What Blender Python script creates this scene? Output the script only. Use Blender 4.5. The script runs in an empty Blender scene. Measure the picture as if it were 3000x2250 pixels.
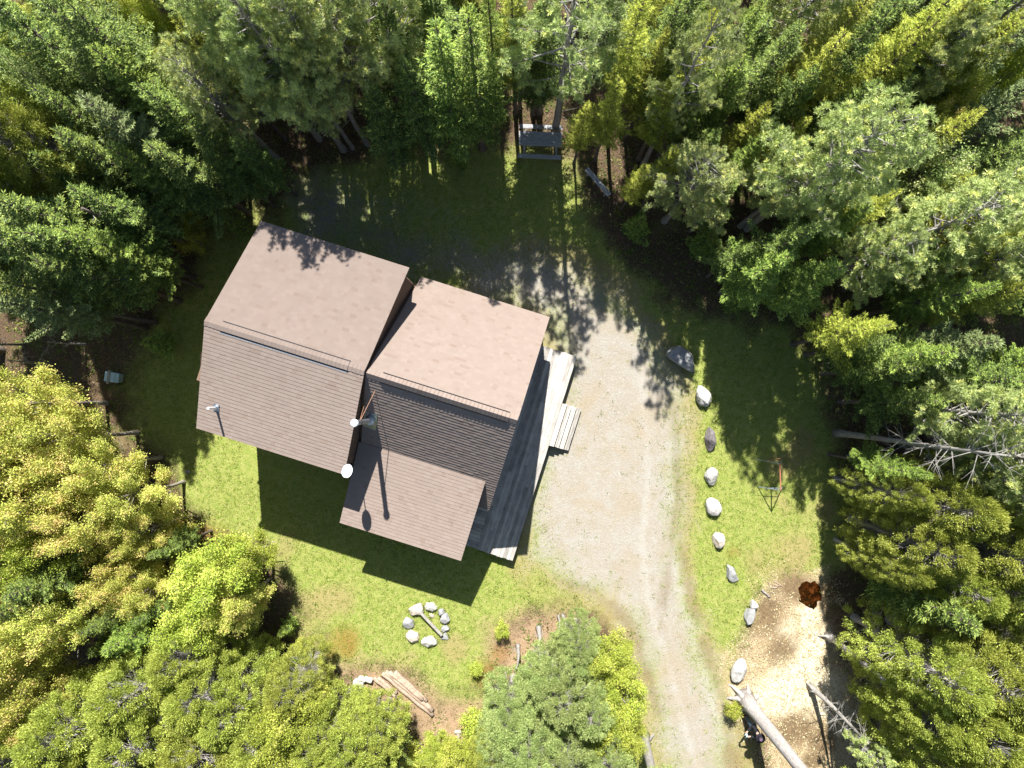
import bpy, bmesh, math, random
import numpy as np
from mathutils import Vector, Matrix
R_ = math.radians
random.seed(7)
rs = np.random.RandomState(11)
scene = bpy.context.scene
COL = scene.collection

# ------------------------------------------------------------------ camera
H = 29.5            # drone height above the yard
F = 2065.0          # focal length in photo pixels (photo 3000 wide)
NX, NY = 1530.0, 1160.0   # nadir in the photo
cam = bpy.data.cameras.new('camera')
cam.sensor_width = 36.0
cam.lens = 36.0 * F / 3000.0
cam.shift_x = (1500 - NX) / 3000.0
cam.shift_y = -(1125 - NY) / 3000.0
cam.clip_end = 2000
camo = bpy.data.objects.new('camera', cam)
camo.location = (0, 0, H)
COL.objects.link(camo)
scene.camera = camo

# ------------------------------------------------------------------ world, sun, exposure
SUN_T = 1.138       # tan of the sun's elevation
SUN_AZ = 0.062
w = bpy.data.worlds.new('World'); scene.world = w; w.use_nodes = True
nt = w.node_tree
sky = nt.nodes.new('ShaderNodeTexSky'); sky.sky_type = 'NISHITA'; sky.sun_disc = False
sky.sun_elevation = math.atan(SUN_T); sky.sun_rotation = -SUN_AZ
sky.air_density = 1.0; sky.dust_density = 0.6; sky.ozone_density = 1.0
nt.links.new(sky.outputs[0], nt.nodes['Background'].inputs[0])
nt.nodes['Background'].inputs[1].default_value = 0.062
sl = bpy.data.lights.new('sun', 'SUN'); sl.energy = 5.0; sl.angle = R_(0.55); sl.color = (1.0, 0.972, 0.925)
so = bpy.data.objects.new('sun', sl); COL.objects.link(so)
so.rotation_euler = Vector((SUN_AZ, -1.0, -SUN_T)).to_track_quat('-Z', 'Y').to_euler()
so.location = (0, 30, 40)
scene.view_settings.view_transform = 'Standard'
scene.view_settings.look = 'None'
scene.view_settings.exposure = 1.2
scene.view_settings.gamma = 1.0
scene.cycles.max_bounces = 7
scene.cycles.diffuse_bounces = 3
scene.cycles.transmission_bounces = 4
scene.cycles.transparent_max_bounces = 4

# ------------------------------------------------------------------ helpers
def G(px, py, z=0.0):
    """photo pixel on a horizontal plane at height z -> world"""
    k = (H - z) / F
    return Vector(((px - NX) * k, -(py - NY) * k, z))

def HV(u, v, z=0.0):
    """house frame: u along the ridge, v down the photo, metres"""
    return Vector((0.954 * u - 0.300 * v, -0.300 * u - 0.954 * v, z))

def link(o, parent=None):
    COL.objects.link(o)
    if parent is not None: o.parent = parent
    return o

def tag(o, label=None, cat=None, group=None, kind=None):
    if label: o['label'] = label
    if cat: o['category'] = cat
    if group: o['group'] = group
    if kind: o['kind'] = kind
    return o

def empty(name, loc=(0, 0, 0), rz=0.0):
    o = bpy.data.objects.new(name, None); o.empty_display_size = 0.2
    o.location = loc; o.rotation_euler = (0, 0, rz)
    return link(o)

def mesh_np(name, V, Fq, mat, attrs=None, smooth=False):
    V = np.asarray(V, dtype=np.float32); Fq = np.asarray(Fq, dtype=np.int32)
    me = bpy.data.meshes.new(name)
    n, k = Fq.shape
    me.vertices.add(len(V)); me.vertices.foreach_set('co', V.ravel())
    me.loops.add(n * k); me.loops.foreach_set('vertex_index', Fq.ravel())
    me.polygons.add(n)
    me.polygons.foreach_set('loop_start', np.arange(0, n * k, k, dtype=np.int32))
    try: me.polygons.foreach_set('loop_total', np.full(n, k, dtype=np.int32))
    except Exception: pass
    me.polygons.foreach_set('use_smooth', np.full(n, bool(smooth)))
    me.update(calc_edges=True)
    for nm, (dom, arr) in (attrs or {}).items():
        a = me.attributes.new(nm, 'FLOAT', dom); a.data.foreach_set('value', np.asarray(arr, dtype=np.float32))
    if mat is not None: me.materials.append(mat)
    return me

class MB:
    """collects shapes into one mesh"""
    def __init__(s): s.v = []; s.f = []; s.uv = None
    def add(s, vs, fs):
        b = len(s.v); s.v += [tuple(p) for p in vs]; s.f += [tuple(i + b for i in f) for f in fs]; return s
    def box8(s, p):          # p: 4 bottom corners, 4 top corners
        return s.add(p, [(3,2,1,0),(4,5,6,7),(0,1,5,4),(1,2,6,5),(2,3,7,6),(3,0,4,7)])
    def box(s, c, size, M=None):
        x, y, z = [a / 2 for a in size]
        p = [Vector(q) for q in ((-x,-y,-z),(x,-y,-z),(x,y,-z),(-x,y,-z),(-x,-y,z),(x,-y,z),(x,y,z),(-x,y,z))]
        if M is not None: p = [M @ q for q in p]
        return s.box8([q + Vector(c) for q in p])
    def hbox(s, u0, u1, v0, v1, z0, z1):
        q = [HV(u0,v0,z0),HV(u0,v1,z0),HV(u1,v1,z0),HV(u1,v0,z0),HV(u0,v0,z1),HV(u0,v1,z1),HV(u1,v1,z1),HV(u1,v0,z1)]
        return s.box8(q)
    def tube(s, pts, rad, n=8, cap=True):
        pts = [Vector(p) for p in pts]
        if not isinstance(rad, (list, tuple)): rad = [rad] * len(pts)
        b = len(s.v)
        ref = None
        for i, p in enumerate(pts):
            d = (pts[min(i+1, len(pts)-1)] - pts[max(i-1, 0)]).normalized()
            if ref is None:
                ref = Vector((0, 0, 1)) if abs(d.z) < 0.9 else Vector((1, 0, 0))
            a = d.cross(ref).normalized(); c = d.cross(a).normalized(); ref = c.cross(d).normalized() if False else ref
            for k in range(n):
                t = 2 * math.pi * k / n
                s.v.append(tuple(p + (a * math.cos(t) + c * math.sin(t)) * rad[i]))
        for i in range(len(pts) - 1):
            for k in range(n):
                k2 = (k + 1) % n
                s.f.append((b+i*n+k, b+i*n+k2, b+(i+1)*n+k2, b+(i+1)*n+k))
        if cap:
            s.f.append(tuple(b + k for k in range(n)))
            e = b + (len(pts) - 1) * n
            s.f.append(tuple(e + n - 1 - k for k in range(n)))
        return s
    def build(s, name, mat, parent=None, smooth=False, bevel=0.0):
        me = bpy.data.meshes.new(name); me.from_pydata(s.v, [], s.f)
        bm = bmesh.new(); bm.from_mesh(me)
        bmesh.ops.recalc_face_normals(bm, faces=bm.faces)
        if bevel > 0:
            bmesh.ops.bevel(bm, geom=list(bm.edges), offset=bevel, segments=1, affect='EDGES', clamp_overlap=True)
        bm.to_mesh(me); bm.free()
        if smooth: me.polygons.foreach_set('use_smooth', [True] * len(me.polygons))
        me.materials.append(mat)
        o = bpy.data.objects.new(name, me)
        if parent is not None and parent.type == 'EMPTY':
            link(o, parent)
            bpy.context.view_layer.update()
            o.matrix_parent_inverse = parent.matrix_world.inverted()
        elif parent is not None:
            link(o, parent); bpy.context.view_layer.update(); o.matrix_parent_inverse = parent.matrix_world.inverted()
        else: link(o)
        return o

# ---- shader helpers
class N:
    def __init__(s, name):
        s.m = bpy.data.materials.new(name); s.m.use_nodes = True
        s.t = s.m.node_tree; s.b = s.t.nodes['Principled BSDF']; s.out = s.t.nodes['Material Output']
    def n(s, typ, **kw):
        x = s.t.nodes.new(typ)
        for k, v in kw.items(): setattr(x, k, v)
        return x
    def l(s, a, b): s.t.links.new(a, b)
    def coord(s, out='Object'):
        return s.n('ShaderNodeTexCoord').outputs[out]
    def pos(s): return s.n('ShaderNodeNewGeometry').outputs['Position']
    def noise(s, vec, scale, detail=4, rough=0.6, dist=0.0):
        x = s.n('ShaderNodeTexNoise'); x.inputs['Scale'].default_value = scale
        x.inputs['Detail'].default_value = detail; x.inputs['Roughness'].default_value = rough
        x.inputs['Distortion'].default_value = dist
        s.l(vec, x.inputs['Vector']); return x.outputs['Fac']
    def ramp(s, fac, stops, interp='LINEAR'):
        x = s.n('ShaderNodeValToRGB'); x.color_ramp.interpolation = interp
        e = x.color_ramp.elements
        e[0].position = stops[0][0]; e[0].color = (*stops[0][1], 1)
        e[1].position = stops[-1][0]; e[1].color = (*stops[-1][1], 1)
        for p, c in stops[1:-1]:
            q = e.new(p); q.color = (*c, 1)
        s.l(fac, x.inputs[0]); return x.outputs[0]
    def mix(s, fac, a, b, mode='MIX'):
        x = s.n('ShaderNodeMix', data_type='RGBA', blend_type=mode)
        for v, i in ((fac, 0), (a, 6), (b, 7)):
            if hasattr(v, 'default_value') or hasattr(v, 'links'): s.l(v, x.inputs[i])
            elif isinstance(v, (int, float)): x.inputs[i].default_value = v
            else: x.inputs[i].default_value = (*v, 1)
        return x.outputs[2]
    def math(s, op, a, b=0.0, clamp=False):
        x = s.n('ShaderNodeMath', operation=op); x.use_clamp = clamp
        for v, i in ((a, 0), (b, 1)):
            if isinstance(v, (int, float)): x.inputs[i].default_value = v
            else: s.l(v, x.inputs[i])
        return x.outputs[0]
    def attr(s, name, out='Fac'):
        x = s.n('ShaderNodeAttribute'); x.attribute_name = name; return x.outputs[out]
    def bump(s, h, strength, dist=0.02):
        x = s.n('ShaderNodeBump'); x.inputs['Strength'].default_value = strength
        x.inputs['Distance'].default_value = dist
        s.l(h, x.inputs['Height']); s.l(x.outputs[0], s.b.inputs['Normal'])
    def base(s, c):
        if isinstance(c, tuple): s.b.inputs['Base Color'].default_value = (*c, 1)
        else: s.l(c, s.b.inputs['Base Color'])
    def rough(s, r, spec=0.3):
        s.b.inputs['Roughness'].default_value = r; s.b.inputs['Specular IOR Level'].default_value = spec

def simple(name, col, rough=0.7, metal=0.0, var=0.15, scale=8.0, bump=0.2, spec=0.3):
    m = N(name); v = m.coord()
    f = m.noise(v, scale, 5)
    a = tuple(c * (1 - var) for c in col); b = tuple(min(1, c * (1 + var)) for c in col)
    m.base(m.ramp(f, [(0.3, a), (0.7, b)])); m.rough(rough, spec)
    m.b.inputs['Metallic'].default_value = metal
    if bump: m.bump(m.noise(v, scale * 5, 3), bump, 0.01)
    return m.m

LEAF_K = (1.42, 1.42, 1.12)
def leaf_mat(name, stops, trans=0.28, objvar=0.10, tip=None, rough=0.55, spec=0.25, gain=1.0):
    """stops: colour ramp over a random value per clump; tip: colour of flagged faces"""
    m = N(name)
    stops = [(p_, tuple(min(.85, x * LEAF_K[i_] * gain) for i_, x in enumerate(c_))) for p_, c_ in stops]
    if tip is not None: tip = tuple(min(.85, x * LEAF_K[i_] * gain) for i_, x in enumerate(tip))
    c = m.ramp(m.attr('rnd'), stops)
    if tip is not None: c = m.mix(m.attr('tip'), c, tip)
    oi = m.n('ShaderNodeObjectInfo')
    hsv = m.n('ShaderNodeHueSaturation'); m.l(c, hsv.inputs['Color'])
    m.l(m.math('ADD', m.math('MULTIPLY', oi.outputs['Random'], 0.016), 0.497), hsv.inputs['Hue'])
    m.l(m.math('ADD', m.math('MULTIPLY', oi.outputs['Random'], 2 * objvar), 1 - objvar), hsv.inputs['Value'])
    hsv.inputs['Saturation'].default_value = 0.96
    m.base(hsv.outputs[0]); m.rough(rough, spec)
    tr = m.n('ShaderNodeBsdfTranslucent'); m.l(hsv.outputs[0], tr.inputs['Color'])
    mx = m.n('ShaderNodeMixShader'); mx.inputs[0].default_value = trans
    m.l(m.b.outputs[0], mx.inputs[1]); m.l(tr.outputs[0], mx.inputs[2]); m.l(mx.outputs[0], m.out.inputs[0])
    return m.m

# ------------------------------------------------------------------ foliage machinery
def norm(a): return a / np.maximum(np.linalg.norm(a, axis=-1, keepdims=True), 1e-9)

def kites(P, D, L, W, NRM, rnd, tip=None, fold=0.0):
    """kite shaped leaves: P base, D direction, L length, W width, NRM face normal hint"""
    D = norm(D); S = norm(np.cross(D, NRM))
    L = L[:, None]; W = W[:, None]
    U = norm(np.cross(S, D))
    v0 = P; v1 = P + D * L * 0.45 + S * W * 0.5 + U * W * fold
    v2 = P + D * L; v3 = P + D * L * 0.45 - S * W * 0.5 + U * W * fold
    n = len(P)
    V = np.stack([v0, v1, v2, v3], 1).reshape(-1, 3)
    Fq = np.arange(4 * n).reshape(n, 4)
    if tip is None: tip = np.zeros(n)
    return V, Fq, rnd, tip

def rand_unit(n):
    v = rs.normal(size=(n, 3)); return norm(v)

def tube_np(segs):
    """segs: list of (p0, p1, r0, r1) -> 4-sided tapered sticks"""
    V = []; Fq = []
    for p0, p1, r0, r1 in segs:
        p0 = np.asarray(p0); p1 = np.asarray(p1); d = p1 - p0
        L = np.linalg.norm(d)
        if L < 1e-6: continue
        d /= L
        ref = np.array([0, 0, 1.0]) if abs(d[2]) < 0.9 else np.array([1.0, 0, 0])
        a = np.cross(d, ref); a /= np.linalg.norm(a); c = np.cross(d, a)
        b = len(V)
        for p, r in ((p0, r0), (p1, r1)):
            V += [p + a * r, p + c * r, p - a * r, p - c * r]
        for k in range(4):
            k2 = (k + 1) % 4
            Fq.append((b + k, b + k2, b + 4 + k2, b + 4 + k))
    return V, Fq

def trunk_np(h, r0, lean=0.15, n=10, rings=14, flare=1.5, top=0.02):
    """a tapered, slightly crooked trunk; returns V, F and a centre line function"""
    a = rs.uniform(0, 6.28); off = rs.normal(size=(rings + 1, 2)) * 0.012 * h / rings * 3
    off = np.cumsum(off, 0); off -= off[0]; off *= lean / 0.15
    V = []; Fq = []; zs = np.linspace(0, 1, rings + 1) ** 1.15 * h
    for i, z in enumerate(zs):
        t = z / h; r = r0 * (1 - t) ** 0.85 + top
        if z < 0.5: r *= 1 + (flare - 1) * (1 - z / 0.5) ** 2
        for k in range(n):
            th = 2 * math.pi * k / n
            rr = r * (1 + 0.10 * math.sin(3 * th + a) * max(0, 1 - z / 1.5) + rs.normal() * 0.02)
            V.append((off[i, 0] + rr * math.cos(th), off[i, 1] + rr * math.sin(th), z - (0.15 if i == 0 else 0)))
    for i in range(rings):
        for k in range(n):
            k2 = (k + 1) % n
            Fq.append((i*n+k, i*n+k2, (i+1)*n+k2, (i+1)*n+k))
    def centre(z):
        return np.array([np.interp(z, zs, off[:, 0]), np.interp(z, zs, off[:, 1]), z])
    return V, Fq, centre

def join(parts):
    V = []; Fq = []; b = 0
    for v, f in parts:
        v = np.asarray(v, float).reshape(-1, 3); f = np.asarray(f, int).reshape(-1, 4)
        V.append(v); Fq.append(f + b); b += len(v)
    return np.concatenate(V), np.concatenate(Fq)

def make_fir(h=10.0, r=1.9, cb=0.22, dens=1.0, finger=0.13, width=0.034, power=0.90, droop=0.20, irregular=0.34):
    power = power * 1.12
    tv, tf, cen = trunk_np(h, 0.13)
    segs = []
    P = []; D = []; L = []; W = []; Nn = []; RN = []; TP = []
    z = cb * h
    lob = rs.uniform(0, 6.28, 3)
    while z < h - 0.12:
        t = (z - cb * h) / (h * (1 - cb))
        R0 = r * (1 - t) ** power * (0.55 + 0.45 * min(1, t / 0.12))
        nb = int((6 + 3 * (1 - t)) * dens); ph_ = rs.uniform(0, 6.283)
        for b in range(nb):
            az = ph_ + 6.283 * b / nb + rs.normal() * .14
            R = (R0 + 0.10) * (1 + irregular * (0.6 * math.sin(2 * az + lob[0] + z) + 0.4 * math.sin(3 * az + lob[1] - 1.7 * z)) ) * rs.uniform(0.50, 1.28)
            if rs.rand() < 0.08: R *= 0.5
            el = -droop * (1 - t) + 0.55 * t + rs.normal() * 0.13
            c = cen(z + rs.uniform(-0.1, 0.1))
            d = np.array([math.cos(az) * math.cos(el), math.sin(az) * math.cos(el), math.sin(el)])
            side = np.array([-math.sin(az), math.cos(az), 0.0]) * (1 if rs.rand() < .5 else 1)
            segs.append((c, c + d * R * 0.9 + np.array([0, 0, 0.06 * R]), 0.018, 0.004))
            step = 0.095
            s_ = np.arange(max(0.10, R * 0.18), R, step); s_ = s_ + rs.uniform(-0.03, 0.03, len(s_))
            m = len(s_)
            if m == 0: s_ = np.array([R * .6]); m = 1
            q = s_ / max(R, 0.1)
            curve = 0.18 * R * q ** 2.5
            base = c + d * s_[:, None] + np.array([0, 0, 1.0]) * curve[:, None]
            clump = rs.rand()
            for sgn in (-1, 1):
                sl_ = (0.42 * (1 - q) ** 0.8 + 0.12) * min(1.0, 0.5 + R / 2.2) * rs.uniform(0.7, 1.25, m)
                ang = rs.uniform(0.75, 1.1, m)
                dd = d * np.cos(ang)[:, None] + side * sgn * np.sin(ang)[:, None] + np.array([0, 0, 1.0]) * rs.normal(0.02, 0.16, m)[:, None]
                dd = norm(dd)
                # the side twig itself
                P.append(base); D.append(dd); L.append(sl_ * 1.05); W.append(np.full(m, width * 1.25)); 
                RN.append(np.clip(clump * 0.6 + 0.4 * rs.rand(m), 0, 1)); TP.append((rs.rand(m) < 0.15).astype(float))
                # fingers on the twig
                ncr = 3
                for k in range(ncr * 2):
                    fr = (0.22 + 0.28 * (k // 2)) + rs.uniform(-0.08, 0.08, m)
                    sg = 1 if k % 2 else -1
                    pp = base + dd * (sl_ * fr)[:, None]
                    perp = norm(np.cross(dd, np.array([0, 0, 1.0])))
                    fd = dd * 0.75 + perp * sg * 0.65 + rs.normal(size=(m, 3)) * 0.16
                    P.append(pp); D.append(fd); L.append(finger * rs.uniform(0.6, 1.2, m) * (0.6 + 0.4 * np.minimum(1, sl_ / .3)))
                    W.append(np.full(m, width)); RN.append(np.clip(clump * 0.6 + 0.4 * rs.rand(m), 0, 1)); TP.append((rs.rand(m) < 0.30).astype(float))
            # branch tip
            P.append(base[-1:]); D.append(d[None] + rs.normal(size=(1, 3)) * .1); L.append(np.array([0.24])); W.append(np.array([width])); RN.append(np.array([clump])); TP.append(np.array([1.0]))
        z += (0.31 if t < .7 else .20) + 0.06 * rs.rand()
    # leader
    for k in range(12):
        zz = h - 0.05 - 0.07 * (k // 2)
        P.append(cen(zz)[None]); a = rs.uniform(0, 6.28)
        D.append(np.array([[math.cos(a), math.sin(a), 1.1]])); L.append(np.array([0.16 + .015 * k])); W.append(np.array([width]))
        RN.append(np.array([0.8])); TP.append(np.array([1.0]))
    P = np.concatenate(P); D = np.concatenate(D); L = np.concatenate(L); W = np.concatenate(W)
    RN = np.concatenate(RN); TP = np.concatenate(TP)
    Nn = norm(np.array([0, 0, 1.0]) + rs.normal(size=P.shape) * 0.35)
    V, Fq, rnd, tip = kites(P, D, L, W, Nn, RN, TP)
    TV = join([(tv, tf), tube_np(segs)])
    return TV, (V, Fq, rnd, tip)

def make_pine(h=10.5, r=2.4, cb=0.38, ntuft=1500, sparse=False, needles=26):
    tv, tf, cen = trunk_np(h, 0.15)
    segs = []; T = []; TD = []; CL = []
    z = cb * h; lob = rs.uniform(0, 6.28, 3)
    while z < h - 0.3:
        t = (z - cb * h) / (h * (1 - cb))
        prof = (1 - t) ** 0.55 * (0.55 + 0.45 * min(1, t / 0.25))
        nb = rs.randint(4, 7) if not sparse else rs.randint(3, 5)
        a0 = rs.uniform(0, 6.28)
        for b in range(nb):
            az = a0 + b * 6.283 / nb + rs.uniform(-0.35, 0.35)
            R = r * prof * rs.uniform(0.65, 1.15) * (1 + 0.25 * math.sin(2 * az + lob[0]))
            el = 0.15 + 0.5 * t + rs.normal() * 0.08
            c = cen(z)
            d = np.array([math.cos(az), math.sin(az), math.sin(el)]); d /= np.linalg.norm(d)
            bend = rs.uniform(-0.25, 0.25)
            pts = []
            K = 7
            side = np.array([-math.sin(az), math.cos(az), 0.0])
            for k in range(K + 1):
                q = k / K
                pts.append(c + d * R * q + side * bend * R * q * q + np.array([0, 0, 0.10 * R * q * q]))
            for k in range(K):
                segs.append((pts[k], pts[k+1], 0.030 * (1 - k / K) * (R / 2 + .3) + 0.006, 0.030 * (1 - (k + 1) / K) * (R / 2 + .3) + 0.005))
            clump = rs.rand()
            ns = max(3, int(R * 7))
            for j in range(ns):
                q = rs.uniform(0.30, 1.0) ** 0.8
                p = c + d * R * q + side * bend * R * q * q + np.array([0, 0, 0.10 * R * q * q])
                sg = rs.choice([-1, 1])
                l2 = (0.25 + 0.55 * (1 - q)) * min(1, .5 + R / 2.4) * rs.uniform(0.6, 1.2)
                dd = d * rs.uniform(0.5, 1.0) + side * sg * rs.uniform(0.3, 0.9) + np.array([0, 0, rs.uniform(-0.05, 0.45)])
                dd /= np.linalg.norm(dd)
                e = p + dd * l2
                segs.append((p, e, 0.009, 0.004))
                nt_ = 1 + int(l2 / 0.13)
                for m in range(nt_):
                    T.append(p + dd * l2 * (0.35 + 0.65 * (m + 1) / nt_) + rs.normal(size=3) * 0.07); TD.append(dd); CL.append(clump)
        # dead grey twigs near the stem
        for k in range(4):
            a = rs.uniform(0, 6.28); c = cen(z + rs.uniform(0, .4)); ll = rs.uniform(.3, .8) * r * .4
            e = c + np.array([math.cos(a), math.sin(a), rs.uniform(-.2, .3)]) * ll
            segs.append((c, e, 0.008, 0.003))
        z += rs.uniform(0.32, 0.55) if not sparse else rs.uniform(0.5, 0.8)
    # below the crown: dead stubs
    for k in range(10):
        zz = rs.uniform(0.15, cb) * h; a = rs.uniform(0, 6.28); ll = rs.uniform(.3, 1.1)
        c = cen(zz); segs.append((c, c + np.array([math.cos(a), math.sin(a), rs.uniform(-.1, .25)]) * ll, 0.012, 0.003))
    for k in range(6):
        T.append(cen(h - 0.08 * k)); TD.append(np.array([0, 0, 1.0])); CL.append(.6)
    T = np.array(T); TD = np.array(TD); CL = np.array(CL)
    n = len(T); k = needles
    P = np.repeat(T, k, 0); dd = np.repeat(TD, k, 0); cl = np.repeat(CL, k)
    D = norm(dd * 0.55 + rand_unit(n * k) * 0.95 + np.array([0, 0, 0.30]))
    L = rs.uniform(0.11, 0.19, n * k); W = rs.uniform(0.016, 0.026, n * k)
    tuft = np.repeat(rs.rand(n), k)
    RN = np.clip(0.35 * cl + 0.40 * tuft + 0.25 * rs.rand(n * k), 0, 1)
    V, Fq, rnd, tip = kites(P, D, L, W, rand_unit(n * k) + np.array([0, 0, .6]), RN, (np.repeat(rs.rand(n), k) < 0.12).astype(float))
    return join([(tv, tf), tube_np(segs)]), (V, Fq, rnd, tip)

def make_cedar(h=8.0, r=2.0, cb=0.15, ncl=1900, per=40, dome=1.0):
    tv, tf, cen = trunk_np(h, 0.16)
    segs = []; lob = rs.uniform(0, 6.28, 4)
    n = ncl
    t = rs.rand(n) ** 0.8
    az = rs.uniform(0, 6.283, n)
    prof = np.sqrt(np.clip(1 - t ** (2.0 * dome), 0, 1)) * (0.75 + 0.25 * np.minimum(1, t / 0.2))
    lobe = 1 + 0.16 * np.sin(3 * az + lob[0] + 5 * t) + 0.12 * np.sin(7 * az + lob[1] + 9 * t) + 0.10 * np.sin(11 * az + lob[2] - 14 * t)
    depth = 1 - 0.45 * rs.rand(n) ** 2.2
    Rr = r * prof * lobe * depth
    zc = cb * h + t * h * (1 - cb)
    C = np.stack([Rr * np.cos(az), Rr * np.sin(az), zc], 1)
    # gather the clumps into lumps, so gaps open between them
    nl = 125
    lt = rs.rand(nl) ** .8; la = rs.uniform(0, 6.283, nl)
    lr = r * np.sqrt(np.clip(1 - lt ** (2.0 * dome), 0, 1)) * 0.88
    LC = np.stack([lr * np.cos(la), lr * np.sin(la), cb * h + lt * h * (1 - cb)], 1)
    dist = np.linalg.norm(C[:, None, :] - LC[None], axis=2); near = dist.argmin(1)
    C = C + (LC[near] - C) * 0.50
    lump = rs.rand(nl)[near]
    out = norm(C - np.stack([np.zeros(n), np.zeros(n), zc - 0.35 * r * (0.3 + t)], 1))
    for i in range(0, n, 4):
        c0 = cen(zc[i] * 0.9); m = c0 + (C[i] - c0) * 0.72
        segs.append((c0, m + rs.normal(size=3) * .05, 0.014, 0.006)); segs.append((m, C[i] + rs.normal(size=3) * .06, 0.008, 0.003))
    k = per
    P = np.repeat(C, k, 0) + rs.normal(size=(n * k, 3)) * 0.075
    D = norm(np.repeat(out, k, 0) * 0.8 + rand_unit(n * k) * 0.7 + np.array([0, 0, 0.15]))
    L = rs.uniform(0.07, 0.14, n * k); W = rs.uniform(0.018, 0.032, n * k)
    RN = np.clip(0.4 * np.repeat(lump, k) + 0.3 * np.repeat(rs.rand(n), k) + 0.3 * rs.rand(n * k), 0, 1)
    fan = np.repeat(rand_unit(n), k, 0) * .7 + rs.normal(size=(n * k, 3)) * .4 + np.array([0, 0, .7])
    V, Fq, rnd, tip = kites(P, D, L, W, fan, RN, (rs.rand(n * k) < .15).astype(float))
    return join([(tv, tf), tube_np(segs)]), (V, Fq, rnd, tip)

def make_leafy(h=7.0, r=2.2, cb=0.25, ncl=1300, per=14, leaf=0.10, tips=0.25, airy=0.5, tall=1.0):
    tv, tf, cen = trunk_np(h * 0.85, 0.10, lean=0.3)
    segs = []; n = ncl; lob = rs.uniform(0, 6.28, 4)
    nl = 22                                        # main limbs
    lt = np.linspace(0.0, 1.0, nl) ** 0.9; la = np.cumsum(rs.uniform(1.9, 2.9, nl))
    lr = r * np.sqrt(np.clip(1 - (lt * 0.95) ** 2.4, 0, 1)) * rs.uniform(0.65, 1.05, nl)
    ends = np.stack([lr * np.cos(la), lr * np.sin(la), cb * h + (0.25 + 0.75 * lt) * h * (1 - cb)], 1)
    starts = np.array([cen(min(h * .8, cb * h * 0.7 + t * h * (1 - cb) * 0.62)) for t in lt])
    C = []; LI = []
    for i in range(nl):
        s0, e0 = starts[i], ends[i]; mid = (s0 + e0) / 2 + rs.normal(size=3) * .12 * r + np.array([0, 0, -.05 * r])
        segs += [(s0, mid, 0.035, 0.02), (mid, e0, 0.02, 0.008)]
        m = n // nl
        for j in range(m):
            q = rs.uniform(0.35, 1.0) ** 0.7
            p = (1 - q) ** 2 * s0 + 2 * q * (1 - q) * mid + q * q * e0
            tw = rand_unit(1)[0] * np.array([1, 1, 0.7]) + np.array([0, 0, 0.25]) + (e0 - s0) / (np.linalg.norm(e0 - s0) + .1) * .5
            l2 = rs.uniform(0.15, 0.62) * r / 2.2 * (1.2 - 0.5 * q)
            e = p + tw * l2
            if j % 2 == 0: segs.append((p, e, 0.007, 0.003))
            C.append(e); LI.append(i)
    C = np.array(C); LI = np.array(LI); n = len(C); k = per
    limb = rs.rand(nl)[LI]
    P = np.repeat(C, k, 0) + rs.normal(size=(n * k, 3)) * (0.075 + 0.05 * airy)
    D = norm(rand_unit(n * k) + np.array([0, 0, 0.1]))
    L = rs.uniform(0.7, 1.25, n * k) * leaf; W = L * rs.uniform(0.55, 0.8, n * k)
    RN = np.clip(0.3 * np.repeat(limb, k) + 0.4 * np.repeat(rs.rand(n), k) + 0.3 * rs.rand(n * k), 0, 1)
    # young leaf tips come in patches on whole limbs
    tipc = (rs.rand(n) < tips * (0.3 + 1.4 * limb ** 2)).astype(float)
    V, Fq, rnd, tip = kites(P, D, L, W, rand_unit(n * k) * .8 + np.array([0, 0, .9]), RN, np.repeat(tipc, k), fold=0.12)
    return join([(tv, tf), tube_np(segs)]), (V, Fq, rnd, tip)

# ------------------------------------------------------------------ materials
def bark(name, a, b, sc=3.0, lichen=None):
    m = N(name); v = m.coord()
    mp = m.n('ShaderNodeMapping'); mp.inputs['Scale'].default_value = (6, 6, 1.2); m.l(v, mp.inputs[0])
    f = m.noise(mp.outputs[0], sc, 6, 0.7, 0.4)
    c = m.ramp(f, [(0.3, a), (0.7, b)])
    if lichen:
        g = m.noise(v, 9, 3); c = m.mix(m.math('MULTIPLY', m.math('SUBTRACT', g, 0.60, True), 9, True), c, lichen)
    m.base(c); m.rough(0.9, 0.15); m.bump(f, 0.7, 0.02); return m.m

M = {}
M['bark_fir'] = bark('bark_fir', (0.07, 0.055, 0.045), (0.20, 0.17, 0.145))
M['bark_pine'] = bark('bark_pine', (0.19, 0.175, 0.155), (0.40, 0.38, 0.35))
M['bark_cedar'] = bark('bark_cedar', (0.24, 0.215, 0.20), (0.46, 0.43, 0.41), lichen=(0.6, 0.6, 0.57))
M['bark_birch'] = bark('bark_birch', (0.20, 0.17, 0.13), (0.42, 0.38, 0.32))
M['dark_fir'] = leaf_mat('dark_fir', [(0, (0.034, 0.056, 0.014)), (0.6, (0.076, 0.112, 0.026)), (1, (0.125, 0.168, 0.040))], 0.15, tip=(0.22, 0.27, 0.060), gain=1.12)
M['green_fir'] = leaf_mat('green_fir', [(0, (0.045, 0.080, 0.014)), (0.6, (0.100, 0.145, 0.026)), (1, (0.155, 0.205, 0.038))], 0.19, tip=(0.24, 0.29, 0.055), gain=1.25)
M['olive_spruce'] = leaf_mat('olive_spruce', [(0, (0.095, 0.110, 0.014)), (0.6, (0.200, 0.225, 0.026)), (1, (0.300, 0.325, 0.040))], 0.20, tip=(0.40, 0.40, 0.07), gain=1.15, objvar=.12)
M['blue_fir'] = leaf_mat('blue_fir', [(0, (0.058, 0.080, 0.032)), (0.6, (0.120, 0.150, 0.058)), (1, (0.18, 0.210, 0.085))], 0.15, tip=(0.22, 0.27, 0.12))
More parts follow.
